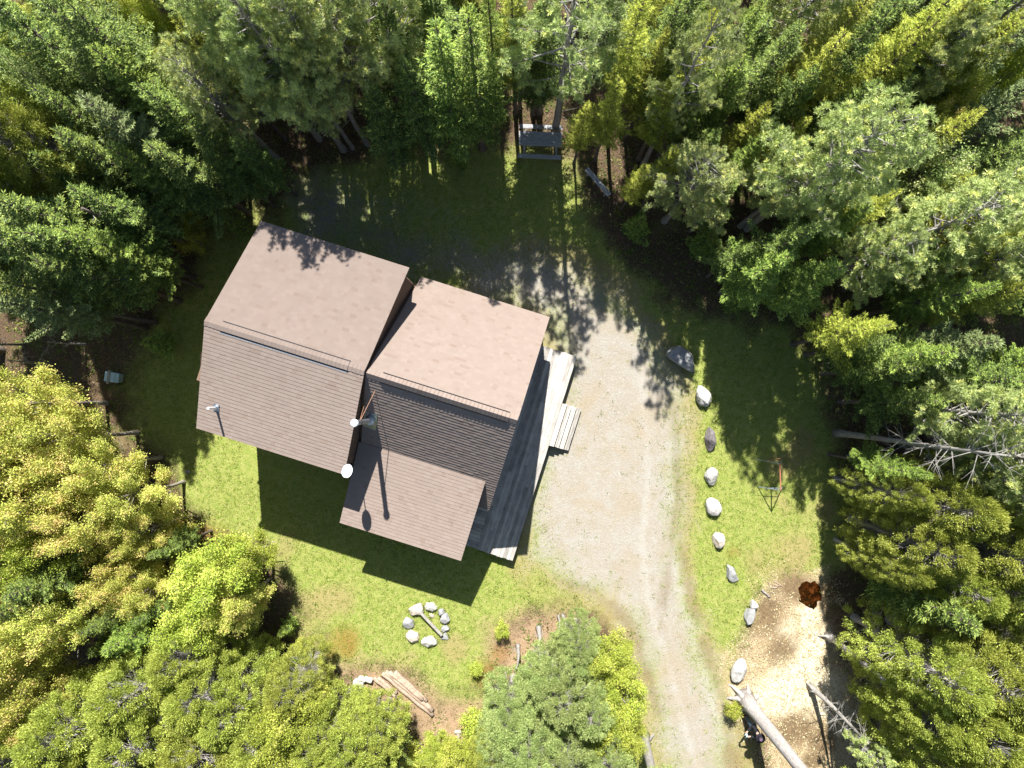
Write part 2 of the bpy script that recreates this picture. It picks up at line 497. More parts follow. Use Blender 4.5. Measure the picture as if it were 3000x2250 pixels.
M['pine'] = leaf_mat('pine', [(0, (0.160, 0.195, 0.085)), (0.5, (0.30, 0.345, 0.150)), (1, (0.44, 0.475, 0.215))], 0.24, tip=(0.50, 0.50, 0.20), gain=1.10, objvar=.08)
M['hemlock'] = leaf_mat('hemlock', [(0, (0.10, 0.135, 0.045)), (0.5, (0.19, 0.235, 0.085)), (1, (0.29, 0.33, 0.14))], 0.28, tip=(0.34, 0.37, 0.17), gain=1.25)
M['cedar'] = leaf_mat('cedar', [(0, (0.095, 0.125, 0.018)), (0.5, (0.205, 0.220, 0.040)), (1, (0.295, 0.305, 0.062))], 0.24, tip=(0.36, 0.40, 0.09), gain=1.25)
M['maple'] = leaf_mat('maple', [(0, (0.22, 0.235, 0.045)), (0.5, (0.42, 0.43, 0.095)), (1, (0.56, 0.54, 0.16))], 0.30, tip=(0.60, 0.44, 0.19), gain=1.0)
M['lime'] = leaf_mat('lime', [(0, (0.16, 0.205, 0.026)), (0.5, (0.30, 0.345, 0.046)), (1, (0.42, 0.455, 0.080))], 0.32, tip=(0.50, 0.49, 0.12))
M['birch'] = leaf_mat('birch', [(0, (0.15, 0.22, 0.07)), (0.5, (0.28, 0.36, 0.13)), (1, (0.42, 0.48, 0.20))], 0.34, tip=(0.5, 0.52, 0.25))

# ------------------------------------------------------------------ ground
def smooth_noise(X, Y, freq, seed, octaves=4):
    r = np.random.RandomState(seed); tot = np.zeros_like(X); amp = 1.0; s = 0
    for o in range(octaves):
        g = r.rand(128, 128)
        x = (X * freq + 1000.37) % 127; y = (Y * freq + 1000.71) % 127
        xi = x.astype(int); yi = y.astype(int); fx = x - xi; fy = y - yi
        fx = fx * fx * (3 - 2 * fx); fy = fy * fy * (3 - 2 * fy)
        a = g[yi, xi]; b = g[yi, (xi + 1) % 128]; c = g[(yi + 1) % 128, xi]; d = g[(yi + 1) % 128, (xi + 1) % 128]
        tot += amp * ((a * (1 - fx) + b * fx) * (1 - fy) + (c * (1 - fx) + d * fx) * fy); s += amp
        amp *= 0.5; freq *= 2.03
    return tot / s

def sdist(poly, X, Y):
    """signed distance in metres to a polygon given in photo pixels (positive inside)"""
    P = [G(*p) for p in poly]; n = len(P)
    best = np.full(X.shape, 1e9); inside = np.zeros(X.shape, bool)
    for i in range(n):
        ax, ay = P[i].x, P[i].y; bx, by = P[(i + 1) % n].x, P[(i + 1) % n].y
        dx, dy = bx - ax, by - ay; t = np.clip(((X - ax) * dx + (Y - ay) * dy) / (dx * dx + dy * dy), 0, 1)
        best = np.minimum(best, np.hypot(X - ax - t * dx, Y - ay - t * dy))
        cr = ((ay > Y) != (by > Y)) & (X < (bx - ax) * (Y - ay) / (by - ay + 1e-12) + ax)
        inside ^= cr
    return np.where(inside, best, -best)

DRIVE = [(1380,860),(1420,800),(1560,760),(1700,800),(1830,890),(1930,1010),(1985,1150),(1990,1300),(1985,1500),(1985,1620),(2010,1740),(2050,1880),(2090,2010),(2120,2130),(2145,2260),(2165,2500),(2000,2500),(1970,2260),(1925,2080),(1890,1940),(1850,1830),(1780,1740),(1660,1700),(1570,1640),(1550,1500),(1590,1330),(1640,1200),(1640,1000),(1600,920),(1480,880)]
YARD = [(880,560),(1000,480),(1180,440),(1400,430),(1560,440),(1680,500),(1720,620),(1830,760),(1960,870),(2130,930),(2270,960),(2400,1020),(2440,1150),(2450,1400),(2480,1620),(2400,1690),(2260,1700),(2220,1780),(2160,1900),(2140,2040),(2180,2260),(2200,2500),(1870,2500),(1860,2150),(1870,1900),(1800,1780),(1700,1790),(1540,1800),(1440,1880),(1450,1960),(1400,2060),(1290,2050),(1200,1960),(1040,1960),(930,1960),(900,1800),(860,1700),(760,1600),(640,1560),(560,1480),(540,1400),(420,1280),(380,1150),(420,1000),(560,820),(600,700)]
CHIPS = [(2290,1690),(2400,1690),(2450,1760),(2480,1900),(2500,2050),(2520,2200),(2500,2330),(2330,2330),(2240,2200),(2190,2120),(2150,2060),(2140,1990),(2170,1900),(2210,1830),(2230,1740)]
FRESH = [(2330,1780),(2400,1760),(2440,1850),(2430,1950),(2440,2080),(2380,2110),(2300,2110),(2240,2080),(2190,2030),(2200,1990),(2280,1960),(2330,1930),(2330,1860)]
GRIT = [(860,560),(1000,560),(1150,640),(1300,720),(1420,760),(1560,740),(1560,800),(1420,850),(1150,760),(900,700)]
NEEDLE = [(1440,1840),(1560,1790),(1690,1800),(1700,1900),(1560,1960),(1480,1990),(1440,1930)]
NEEDLE2 = [(990,1950),(1100,1950),(1210,1990),(1290,2060),(1390,2080),(1400,2160),(1380,2300),(1200,2300),(1240,2150),(1100,2080),(1000,2020)]

cell = 0.11
gx = np.arange(-25.5, 24.5, cell); gy = np.arange(-19.5, 20.0, cell)
X, Y = np.meshgrid(gx, gy)
edge = (smooth_noise(X, Y, 0.9, 1) - 0.5)
fine = (smooth_noise(X, Y, 3.0, 2, 3) - 0.5)
mid = smooth_noise(X, Y, 0.45, 3); mid2 = smooth_noise(X, Y, 1.3, 4); mid3 = smooth_noise(X, Y, 0.7, 14)
def soft(sd, width, ampl=1.6): return np.clip((sd + edge * ampl + fine * ampl * 0.5) / width * 0.5 + 0.5, 0, 1)
sdD = sdist(DRIVE, X, Y)
w_grav = soft(sdD, 1.05, 1.2)
w_yard = soft(sdist(YARD, X, Y), 1.1, 1.6)
w_chip = soft(sdist(CHIPS, X, Y), 0.8, 1.4)
w_fresh = soft(sdist(FRESH, X, Y), 0.6, 2.2)
w_grit = soft(sdist(GRIT, X, Y), 1.4, 2.5) * 0.75
w_need = np.maximum(soft(sdist(NEEDLE, X, Y), 1.0, 2.0), soft(sdist(NEEDLE2, X, Y), 0.9, 1.8))
def blob(px, py, r, k=1.0):
    c = G(px, py); d = np.hypot((X - c.x) * k, Y - c.y) + edge * r * 0.9
    return np.clip(1.3 - d / r, 0, 1)
# dry grass: verge of the drive, worn patches
w_dry = np.clip(1.0 - np.abs(sdD + 0.40 + edge) / 0.95, 0, 1) * 1.25
for b_ in [(2300,1620,1.6),(2330,1350,1.3),(2240,1650,1.4),(960,1780,1.1),(900,1870,1.0),(1630,1740,1.3),(1560,1700,.9),(1800,1760,1.0),(2000,1450,.6),(830,1600,.8),(2420,1500,1.3),(1330,1900,.7),(2290,1480,.8)]:
    w_dry = np.maximum(w_dry, blob(*b_) * 0.95)
w_dry = np.clip(w_dry + (mid - 0.62) * 2.0, 0, 1)
w_rust = np.zeros_like(X)
for b_ in [(630,1575,.9),(1430,1970,.7),(1460,1920,.5),(1010,1880,.7),(1020,1900,.5),(2150,1620,.35),(970,1905,.4),(2368,1760,1.3),(2330,2150,.7),(2262,1830,.6)]:
    w_rust = np.maximum(w_rust, blob(*b_) * (0.3 + mid2 * .7))
w_wet = np.zeros_like(X)
for b_ in [(2290,1900,.9),(2260,1830,.8),(2330,1720,.8),(2330,2140,.9),(2400,2170,.7),(2260,1790,.6),(2440,1810,.6),(2380,2230,.5)]:
    w_wet = np.maximum(w_wet, blob(*b_))
# wheel tracks on the drive
track = np.zeros_like(X)
for line in ([(1975,1180),(1985,1450),(1997,1620),(2030,1780),(2072,1900),(2112,2040),(2150,2250)], [(1975,1500),(1960,1700),(1930,1850)], [(1600,1690),(1720,1720),(1810,1780),(1870,1900),(1930,2080)]):
    for i in range(len(line) - 1):
        a = G(*line[i]); b = G(*line[i+1]); dx, dy = b.x - a.x, b.y - a.y
        t = np.clip(((X - a.x) * dx + (Y - a.y) * dy) / (dx * dx + dy * dy), 0, 1)
        d = np.hypot(X - a.x - t * dx, Y - a.y - t * dy) + edge * .5
        w_wet = np.maximum(w_wet, np.clip(1 - np.abs(d) / 0.55, 0, 1) * np.clip(mid2 * 1.3 - .15, 0, .50))
for line in ([(1880,1100),(1900,1400),(1880,1600),(1900,1750),(1960,1950),(2040,2250)], [(1960,1300),(1965,1600),(1995,1750),(2040,1900),(2100,2100),(2130,2250)]):
    for i in range(len(line) - 1):
        a = G(*line[i]); b = G(*line[i+1]); dx, dy = b.x - a.x, b.y - a.y
        t = np.clip(((X - a.x) * dx + (Y - a.y) * dy) / (dx * dx + dy * dy), 0, 1)
        d = np.hypot(X - a.x - t * dx, Y - a.y - t * dy)
        track = np.maximum(track, np.clip(1 - np.abs(d) / 0.22, 0, 1))
Z = (smooth_noise(X, Y, 0.25, 8) - 0.5) * 0.10 + (mid2 - 0.5) * 0.03 + fine * 0.02 * (1 - w_grav) + (1 - w_yard) * (1 - w_grav) * (smooth_noise(X, Y, 1.1, 9) - .5) * 0.16
Z = Z * (1 - 0.6 * w_grav) - track * 0.012
pc = G(2375, 1742); dp = np.hypot((X - pc.x) * 1.15, Y - pc.y)
Z = Z * np.clip(dp / 1.0, 0, 1) - 0.07 * np.clip(1 - dp / 0.75, 0, 1)

def ground_mat():
    m = N('ground_surface'); p = m.pos()
    n1 = m.noise(p, 1.6, 6, 0.65); n2 = m.noise(p, 9, 5, 0.7); n3 = m.noise(p, 38, 3, 0.75); n4 = m.noise(p, 4.5, 5, .65)
    vor = m.n('ShaderNodeTexVoronoi'); vor.inputs['Scale'].default_value = 30; m.l(p, vor.inputs['Vector'])
    sp = m.n('ShaderNodeSeparateColor'); m.l(vor.outputs['Color'], sp.inputs[0])
    vr = sp.outputs[0]
    def blend(name, k=2.2, amp=0.55):
        a = m.attr(name)
        x = m.math('ADD', a, m.math('MULTIPLY', m.math('SUBTRACT', n2, 0.5), amp))
        x = m.math('ADD', x, m.math('MULTIPLY', m.math('SUBTRACT', n3, 0.5), amp * 0.8))
        return m.math('ADD', m.math('MULTIPLY', m.math('SUBTRACT', x, 0.5), k), 0.5, True)
    # forest litter
    litter = m.ramp(n3, [(0.36, (0.030, 0.020, 0.012)), (0.48, (0.085, 0.056, 0.034)), (0.58, (0.17, 0.115, 0.07)), (0.7, (0.30, 0.22, 0.14))])
    moss = m.ramp(n2, [(0.3, (0.04, 0.055, 0.012)), (0.7, (0.11, 0.13, 0.025))])
    c = m.mix(m.math('MULTIPLY', m.math('SUBTRACT', n1, 0.52, True), 6, True), litter, moss)
    # grass
    g1 = m.ramp(n3, [(0.30, (0.075, 0.105, 0.018)), (0.47, (0.185, 0.240, 0.040)), (0.60, (0.30, 0.35, 0.085)), (0.75, (0.46, 0.49, 0.20))])
    g2 = m.ramp(n3, [(0.30, (0.12, 0.145, 0.028)), (0.48, (0.27, 0.29, 0.070)), (0.62, (0.41, 0.41, 0.15)), (0.78, (0.52, 0.51, 0.24))])
    grass = m.mix(m.math('MULTIPLY', m.math('SUBTRACT', n4, 0.40, True), 5, True), g1, g2)
    c = m.mix(blend('w_yard'), c, grass)
    dry = m.ramp(n3, [(0.25, (0.13, 0.10, 0.035)), (0.5, (0.30, 0.25, 0.10)), (0.75, (0.47, 0.41, 0.20))])
    c = m.mix(m.math('MULTIPLY', blend('w_dry', 1.7), 0.85), c, dry)
    grit = m.ramp(n3, [(0.3, (0.13, 0.12, 0.10)), (0.55, (0.27, 0.25, 0.22)), (0.75, (0.42, 0.40, 0.36))])
    c = m.mix(blend('w_grit', 1.5, .9), c, grit)
    need = m.ramp(n3, [(0.28, (0.12, 0.07, 0.035)), (0.5, (0.33, 0.22, 0.13)), (0.7, (0.52, 0.40, 0.27))])
    c = m.mix(blend('w_need', 1.5, .9), c, need)
    c = m.mix(m.math('MULTIPLY', blend('w_rust', 1.3, .9), 0.8), c, m.ramp(n3, [(0.3, (0.13, 0.055, 0.012)), (0.7, (0.36, 0.20, 0.05))]))
    # gravel
    gv = m.ramp(vr, [(0.0, (0.23, 0.205, 0.17)), (0.5, (0.31, 0.285, 0.245)), (0.95, (0.37, 0.345, 0.30)), (1.0, (0.52, 0.50, 0.46))])
    gv = m.mix(0.6, gv, m.ramp(n1, [(0.35, (0.37, 0.345, 0.30)), (0.65, (0.34, 0.285, 0.215))]))
    gv = m.mix(m.math('MULTIPLY', m.attr('w_track'), 0.42), gv, (0.42, 0.405, 0.375))
    sand = m.ramp(n3, [(0.35, (0.22, 0.17, 0.105)), (0.6, (0.40, 0.33, 0.235))])
    big = m.noise(p, .55, 5, .6, .5)
    gv = m.mix(m.math('MULTIPLY', m.math('SUBTRACT', big, 0.52, True), 4, True), gv, sand)
    c = m.mix(blend('w_grav', 1.3, 1.2), c, gv)
    weed = m.math('MULTIPLY', m.math('SUBTRACT', m.math('MULTIPLY', n2, n1), 0.345, True), 16, True)
    c = m.mix(m.math('MULTIPLY', weed, m.math('MULTIPLY', m.attr('w_grav'), 0.6)), c, (0.16, 0.22, 0.04))
    # chips
    ch = m.ramp(n3, [(0.34, (0.15, 0.10, 0.055)), (0.47, (0.33, 0.24, 0.14)), (0.58, (0.52, 0.41, 0.26)), (0.7, (0.72, 0.62, 0.43))])
    c = m.mix(blend('w_chip', 2.0, .8), c, ch)
    fr = m.ramp(n3, [(0.32, (0.36, 0.27, 0.17)), (0.45, (0.60, 0.51, 0.36)), (0.62, (0.80, 0.73, 0.57))])
    c = m.mix(m.math('MULTIPLY', blend('w_fresh', 1.6, .8), blend('w_chip', 2.0, .8)), c, fr)
    c = m.mix(m.math('MULTIPLY', blend('w_wet', 1.6, .8), 0.85), c, m.ramp(n2, [(0.35, (0.08, 0.055, 0.03)), (0.6, (0.20, 0.135, 0.07)), (0.72, (0.22, 0.12, 0.03))]))
    m.base(c); m.rough(0.95, 0.12)
    hgt = m.math('ADD', m.math('MULTIPLY', n3, 0.7), m.math('MULTIPLY', n2, 0.6))
    m.bump(hgt, 0.75, 0.05)
    return m.m
M['ground'] = ground_mat()

ny, nx = X.shape
idx = np.arange(nx * ny).reshape(ny, nx)
quads = np.stack([idx[:-1, :-1], idx[:-1, 1:], idx[1:, 1:], idx[1:, :-1]], -1).reshape(-1, 4)
vals = {'w_yard': w_yard, 'w_dry': w_dry, 'w_grit': w_grit, 'w_need': w_need, 'w_rust': w_rust, 'w_grav': w_grav,
        'w_track': track, 'w_chip': w_chip, 'w_fresh': w_fresh, 'w_wet': w_wet}
def fmean(a): return a.ravel()[quads].mean(1)
fg, fc, fy = fmean(w_grav), fmean(w_chip), fmean(w_yard)
which = np.where(fc > 0.5, 2, np.where(fg > 0.5, 1, np.where(fy > 0.5, 0, 3)))
VV = np.stack([X.ravel(), Y.ravel(), Z.ravel()], 1)
for k, nm in enumerate(['lawn', 'driveway', 'wood_chips', 'forest_floor']):
    q = quads[which == k]; used = np.unique(q); remap = np.full(nx * ny, -1); remap[used] = np.arange(len(used))
    me = mesh_np(nm, VV[used], remap[q], M['ground'], {a: ('POINT', b.ravel()[used]) for a, b in vals.items()}, smooth=True)
    o = link(bpy.data.objects.new(nm, me)); tag(o, kind='structure')
# the far forest floor round the detailed sheet, out to the horizon
mb = MB(); x0, x1, y0, y1 = gx[0], gx[-1], gy[0], gy[-1]; B_ = 900
def ring(xa, ya, xb, yb):
    mb.add([(xa,ya,-.02),(xb,ya,-.02),(xb,yb,-.02),(xa,yb,-.02)], [(0,1,2,3)])
ring(-B_, -B_, B_, y0 + .3); ring(-B_, y1 - .3, B_, B_); ring(-B_, y0 + .3, x0 + .3, y1 - .3); ring(x1 - .3, y0 + .3, B_, y1 - .3)
tag(mb.build('outer_forest_floor', M['ground']), kind='structure')

def gz(x, y):
    i = int(round((x - gx[0]) / cell)); j = int(round((y - gy[0]) / cell))
    if 0 <= i < nx and 0 <= j < ny: return float(Z[j, i])
    return 0.0
def wat(arr, x, y):
    i = np.clip(np.round((x - gx[0]) / cell).astype(int), 0, nx - 1); j = np.clip(np.round((y - gy[0]) / cell).astype(int), 0, ny - 1)
    return arr[j, i]

# puddle of rusty water
m = N('rusty_water'); p = m.pos(); f = m.noise(p, 4.5, 6, .7, .3)
m.base(m.ramp(f, [(0.42, (0.008, 0.003, 0.001)), (0.54, (0.035, 0.009, 0.002)), (0.66, (0.09, 0.030, 0.007))])); m.rough(0.12, 0.5)
m.bump(m.noise(p, 14, 2), 0.02, .01); M['rust_water'] = m.m
mb = MB(); ring_ = []
for k in range(40):
    t = 2 * math.pi * k / 40; r = 0.60 * (1 + .16 * math.sin(3 * t + 1) + .12 * math.sin(5 * t + 2) + .06 * math.sin(11 * t))
    ring_.append((pc.x + r * math.cos(t) * 0.95, pc.y + r * math.sin(t) * 1.0, -0.012))
mb.add(ring_ + [(pc.x, pc.y, -0.012)], [(k, (k + 1) % 40, 40) for k in range(40)])
tag(mb.build('puddle', M['rust_water']), kind='structure')

# ------------------------------------------------------------------ house
def shingle_mat():
    m = N('shingles'); p = m.pos()
    c = m.ramp(m.attr('rnd'), [(0.0, (0.275, 0.205, 0.165)), (0.08, (0.305, 0.240, 0.200)), (0.6, (0.315, 0.250, 0.210)), (0.93, (0.332, 0.266, 0.226)), (1.0, (0.30, 0.235, 0.20))])
    st = m.noise(p, 1.3, 5, .6)
    c = m.mix(m.math('MULTIPLY', m.math('SUBTRACT', st, 0.5, True), 1.2, True), c, (0.205, 0.162, 0.138))
    g = m.noise(p, 160, 2, .8)
    c = m.mix(0.25, c, m.ramp(g, [(0.35, (0.12, 0.09, 0.075)), (0.65, (0.36, 0.29, 0.25))]), 'MIX')
    m.base(c); m.rough(0.95, 0.25); m.b.inputs['Diffuse Roughness'].default_value = 1.0; m.bump(g, 0.25, 0.004)
    return m.m
M['shingle'] = shingle_mat()
M['fascia'] = simple('fascia_brown', (0.085, 0.055, 0.042), 0.6)
M['siding'] = simple('brown_siding', (0.17, 0.11, 0.075), 0.7, scale=3)
M['trim'] = simple('dark_trim', (0.06, 0.045, 0.04), 0.5)
m = N('window_glass'); m.base((0.02, 0.025, 0.03)); m.rough(0.06, 0.6); M['glass'] = m.m
M['white_metal'] = simple('white_metal', (0.78, 0.79, 0.80), 0.35, 0.0, var=.04, bump=.03, spec=.5)
M['steel'] = simple('galvanised_steel', (0.50, 0.53, 0.56), 0.38, 0.85, var=.1, bump=.05)
M['copper'] = simple('rusty_rod', (0.36, 0.20, 0.13), 0.45, 0.5, var=.35, scale=14)
M['dark_metal'] = simple('dark_metal', (0.035, 0.035, 0.04), 0.5, 0.4)

def shingles(name, u0, u1, va, za, vb, zb, parent, expo=0.143, lift=0.013):
    """shingle courses from the eave (va, za) up to the ridge (vb, zb)"""
    A = HV(0, va, za); B2 = HV(0, vb, zb); S = (B2 - A); L = S.length; S.normalize()
    U = HV(1, 0, 0); Nn = U.cross(S); 
    if Nn.z < 0: Nn = -Nn
    V = []; Fq = []; rn = []
    n = int(round(L / expo)); e = L / n
    for i in range(n):
        s0, s1 = i * e - 0.004, (i + 1) * e + 0.01
        u = u0 + 0.0; off = rs.uniform(0.05, 0.30)
        ul = u0
        while ul < u1 - 1e-4:
            wd = off if ul == u0 else rs.uniform(0.11, 0.26)
            ur = min(u1, ul + wd)
            if u1 - ur < 0.05: ur = u1
            lf = lift * rs.choice([0.90, 1.0, 1.10]) + rs.normal() * 0.0005
            p = []
            for (uu, ss, nn) in ((ul, s0, 0.0), (ur, s0, 0.0), (ur, s1, 0.0), (ul, s1, 0.0), (ul, s0, lf), (ur, s0, lf), (ur, s1, 0.003), (ul, s1, 0.003)):
                q = A + U * (uu) + S * ss + Nn * nn; p.append(q)
            b = len(V); V += [tuple(q) for q in p]
            r_ = rs.rand()
            for f in ((4,5,6,7),(0,1,5,4),(1,2,6,5),(3,0,4,7)):
                Fq.append([b + k for k in f]); rn.append(r_)
            ul = ur
    me = mesh_np(name, V, Fq, M['shingle'], {'rnd': ('FACE', rn)})
    bm = bmesh.new(); bm.from_mesh(me); bmesh.ops.recalc_face_normals(bm, faces=bm.faces); bm.to_mesh(me); bm.free()
    o = link(bpy.data.objects.new(name, me), parent); o.matrix_parent_inverse = parent.matrix_world.inverted()
    return o

def slab(mb, u0, u1, va, za, vb, zb, t=0.12, gap=0.004):
    q = []
    for dz in (-t, -gap):
        q += [HV(u0, va, za + dz), HV(u0, vb, zb + dz), HV(u1, vb, zb + dz), HV(u1, va, za + dz)]
    return mb.box8(q)

def ridge_caps(name, u0, u1, v, z, slope_up, slope_dn, parent, raised=None):
    """short overlapping cap shingles along the ridge; raised = (ua, ub) where a ridge vent lifts them"""
    V = []; Fq = []; rn = []
    u = u0; w = 0.15; e = 0.135
    while u < u1 - 0.01:
        ue = min(u1, u + e)
        hh = 0.018
        if raised and raised[0] <= (u + ue) / 2 <= raised[1]: hh = 0.055
        a, b_ = hh + 0.014, hh - .002
        pts = []
        for uu, d in ((u, a), (ue - .009, b_)):
            pts += [HV(uu, v - w, z - w * slope_up + d), HV(uu, v, z + d + .004), HV(uu, v + w, z - w * slope_dn + d)]
        for uu, d in ((u, 0), (ue - .009, 0)):
            pts += [HV(uu, v - w, z - w * slope_up), HV(uu, v, z), HV(uu, v + w, z - w * slope_dn)]
        b = len(V); V += [tuple(q) for q in pts]; r_ = rs.rand()
        for f in ((0,1,4,3),(1,2,5,4),(0,1,7,6),(1,2,8,7),(0,3,9,6),(2,5,11,8)):
            Fq.append([b + k for k in f]); rn.append(r_)
        u = ue
    me = mesh_np(name, V, Fq, M['shingle'], {'rnd': ('FACE', rn)})
    bm = bmesh.new(); bm.from_mesh(me); bmesh.ops.recalc_face_normals(bm, faces=bm.faces); bm.to_mesh(me); bm.free()
    o = link(bpy.data.objects.new(name, me), parent)
    return o

house = empty('house', (0, 0, 0))
tag(house, 'brown shingled two-part cabin with gable roofs in the clearing, above the fire ring', 'house')
# block A (tall, shallow roof)      block B (steep roof)       block C (low shed roof)
AU0, AU1, AVU, AVR, AVL, AZE, AZR = -10.48, -5.08, -3.07, 0.76, 4.46, 5.0, 6.80
BU0, BU1, BVU, BVR, BVL, BZU, BZR, BZL = -5.06, 0.10, -3.19, 0.80, 4.51, 2.49, 6.66, 2.74
CU0, CU1, CVJ, CVL, CZJ, CZL = -5.13, -0.34, 3.36, 6.61, 3.98, 2.95

ra = MB(); slab(ra, AU0 + .01, AU1 - .01, AVU + .01, AZE, AVR, AZR); slab(ra, AU0 + .01, AU1 - .01, AVR + .001, AZR, AVL - .01, AZE - .02)
roofA = ra.build('upper_roof', M['fascia'], house); roofA['label'] = 'taller, shallower brown gable roof at the left end'
shingles('shingle_slope', AU0, AU1, AVU, AZE, AVR, AZR, roofA); shingles('shingle_slope', AU0, AU1, AVL, AZE - .02, AVR, AZR, roofA)
su = (AZR - AZE) / (AVR - AVU); sd = (AZR - AZE) / (AVL - AVR)
ridge_caps('ridge_cap', AU0, AU1, AVR, AZR + .004, su, sd, roofA, (-9.94, -5.62))
def ridge_vent(u0, u1, v, z, su_, sd_, par):
    mb = MB()
    w = 0.165
    for s, sl_ in ((-1, su_), (1, sd_)):
        mb.box8([HV(u0, v + s * w, z - w * sl_ - .005), HV(u1, v + s * w, z - w * sl_ - .005), HV(u1, v + s * (w + .020), z - (w + .020) * sl_ - .005), HV(u0, v + s * (w + .020), z - (w + .020) * sl_ - .005),
                 HV(u0, v + s * w, z - w * sl_ + .05), HV(u1, v + s * w, z - w * sl_ + .05), HV(u1, v + s * (w + .020), z - (w + .020) * sl_ + .045), HV(u0, v + s * (w + .020), z - (w + .020) * sl_ + .045)])
    o = mb.build('ridge_vent', M['dark_metal'], par)
    mb = MB()
    mb.box8([HV(u0+.02, v + w + .037, z - (w + .037) * sd_ + .004), HV(u1-.02, v + w + .037, z - (w + .037) * sd_ + .004), HV(u1-.02, v + w + .062, z - (w + .062) * sd_ + .004), HV(u0+.02, v + w + .062, z - (w + .062) * sd_ + .004),
             HV(u0+.02, v + w + .037, z - (w + .037) * sd_ + .022), HV(u1-.02, v + w + .037, z - (w + .037) * sd_ + .022), HV(u1-.02, v + w + .062, z - (w + .062) * sd_ + .020), HV(u0+.02, v + w + .062, z - (w + .062) * sd_ + .020)])
    return o, mb
o, mb = ridge_vent(-9.94, -5.62, AVR, AZR, su, sd, roofA); mb.build('vent_flashing', M['white_metal'], roofA)

rb = MB(); slab(rb, BU0, BU1 - .01, BVU + .01, BZU, BVR, BZR, .14); slab(rb, BU0, BU1 - .01, BVR + .001, BZR, BVL - .01, BZL, .14)
roofB = rb.build('steep_roof', M['fascia'], house); roofB['label'] = 'steeper brown gable roof beside the deck'
shingles('shingle_slope', BU0, BU1, BVU, BZU, BVR, BZR, roofB); shingles('shingle_slope', BU0, BU1, BVL, BZL, BVR, BZR, roofB, lift=0.0135)
su = (BZR - BZU) / (BVR - BVU); sd = (BZR - BZL) / (BVL - BVR)
ridge_caps('ridge_cap', BU0 + .02, BU1, BVR, BZR + .004, su, sd, roofB, (-4.55, -0.22))
ridge_vent(-4.55, -0.22, BVR, BZR, su, sd, roofB)

rc = MB(); slab(rc, CU0 + .01, CU1 - .01, CVL - .01, CZL, CVJ + .05, CZJ - .03, .12)
roofC = rc.build('shed_roof', M['fascia'], house); roofC['label'] = 'low brown shed roof over the back room'
shingles('shingle_slope', CU0, CU1, CVL, CZL, CVJ, CZJ + .02, roofC)

def zA(v): return AZR - (AVR - v) * (AZR - AZE) / (AVR - AVU) if v < AVR else AZR - (v - AVR) * (AZR - AZE) / (AVL - AVR)
def zB(v): return BZR - (BVR - v) * (BZR - BZU) / (BVR - BVU) if v < BVR else BZR - (v - BVR) * (BZR - BZL) / (BVL - BVR)
def zC(v): return CZJ - (v - CVJ) * (CZJ - CZL) / (CVL - CVJ)
def gable_block(name, u0, u1, va, vb, zf, vr):
    """walls under a gable roof, one closed solid"""
    mb = MB(); top = 0.15
    prof = [(va, 0.0), (vb, 0.0), (vb, zf(vb) - top), (vr, zf(vr) - top), (va, zf(va) - top)]
    n = len(prof); vs = [HV(u0, v, z) for v, z in prof] + [HV(u1, v, z) for v, z in prof]
    fs = [tuple(range(n)), tuple(range(2 * n - 1, n - 1, -1))] + [(k, (k + 1) % n, (k + 1) % n + n, k + n) for k in range(n)]
    mb.add(vs, fs)
    # clapboards on the two gable ends and long walls
    z = 0.35
    while z < zf(vr) - .3:
        vv0 = va; vv1 = vb
        if z > zf(va) - top: vv0 = vr - (zf(vr) - top - z) / ((zf(vr) - zf(va)) / (vr - va))
        if z > zf(vb) - top: vv1 = vr + (zf(vr) - top - z) / ((zf(vr) - zf(vb)) / (vb - vr))
        if vv1 - vv0 > .2:
            for (ua, ub) in ((u0 - .014, u0 - .001), (u1 + .001, u1 + .014)): mb.hbox(ua, ub, vv0, vv1, z, z + .03)
        if z < zf(va) - top - .04: mb.hbox(u0, u1, va - .014, va - .001, z, z + .03)
        if z < zf(vb) - top - .04: mb.hbox(u0, u1, vb + .001, vb + .014, z, z + .03)
        z += 0.15
    return mb.build(name, M['siding'], house)
gable_block('wall', AU0 + .12, AU1 - .10, AVU + .28, AVL - .12, zA, AVR)
gable_block('wall', AU1 - .08, BU1 - .14, BVU + .30, BVL - .28, zB, BVR)
mb = MB(); mb.box8([HV(CU0+.12,BVL-.26,0),HV(CU1-.12,BVL-.26,0),HV(CU1-.12,CVL-.22,0),HV(CU0+.12,CVL-.22,0),HV(CU0+.12,BVL-.26,zC(BVL-.26)-.14),HV(CU1-.12,BVL-.26,zC(BVL-.26)-.14),HV(CU1-.12,CVL-.22,zC(CVL-.22)-.14),HV(CU0+.12,CVL-.22,zC(CVL-.22)-.14)])
mb.box8([HV(CU0+.12,CVJ,2.4),HV(CU1-.12,CVJ,2.4),HV(CU1-.12,BVL-.27,2.4),HV(CU0+.12,BVL-.27,2.4),HV(CU0+.12,CVJ,zC(CVJ)-.14),HV(CU1-.12,CVJ,zC(CVJ)-.14),HV(CU1-.12,BVL-.27,zC(BVL-.27)-.14),HV(CU0+.12,BVL-.27,zC(BVL-.27)-.14)])
mb.build('wall', M['siding'], house)
# little hooded bump-out on the left gable wall
hood = MB(); hood.hbox(-10.90, AU0 + .10, 1.95, 2.85, 0.0, 5.15)
hd = hood.build('bump_out', M['siding'], house)
hm = MB(); hm.box8([HV(-10.97,1.88,5.20),HV(-10.97,2.95,4.66),HV(AU0+.09,2.95,4.66),HV(AU0+.09,1.88,5.20),HV(-10.97,1.88,5.30),HV(-10.97,2.95,4.74),HV(AU0+.09,2.95,4.74),HV(AU0+.09,1.88,5.30)])
hm.build('bump_out_roof', M['fascia'], hd)
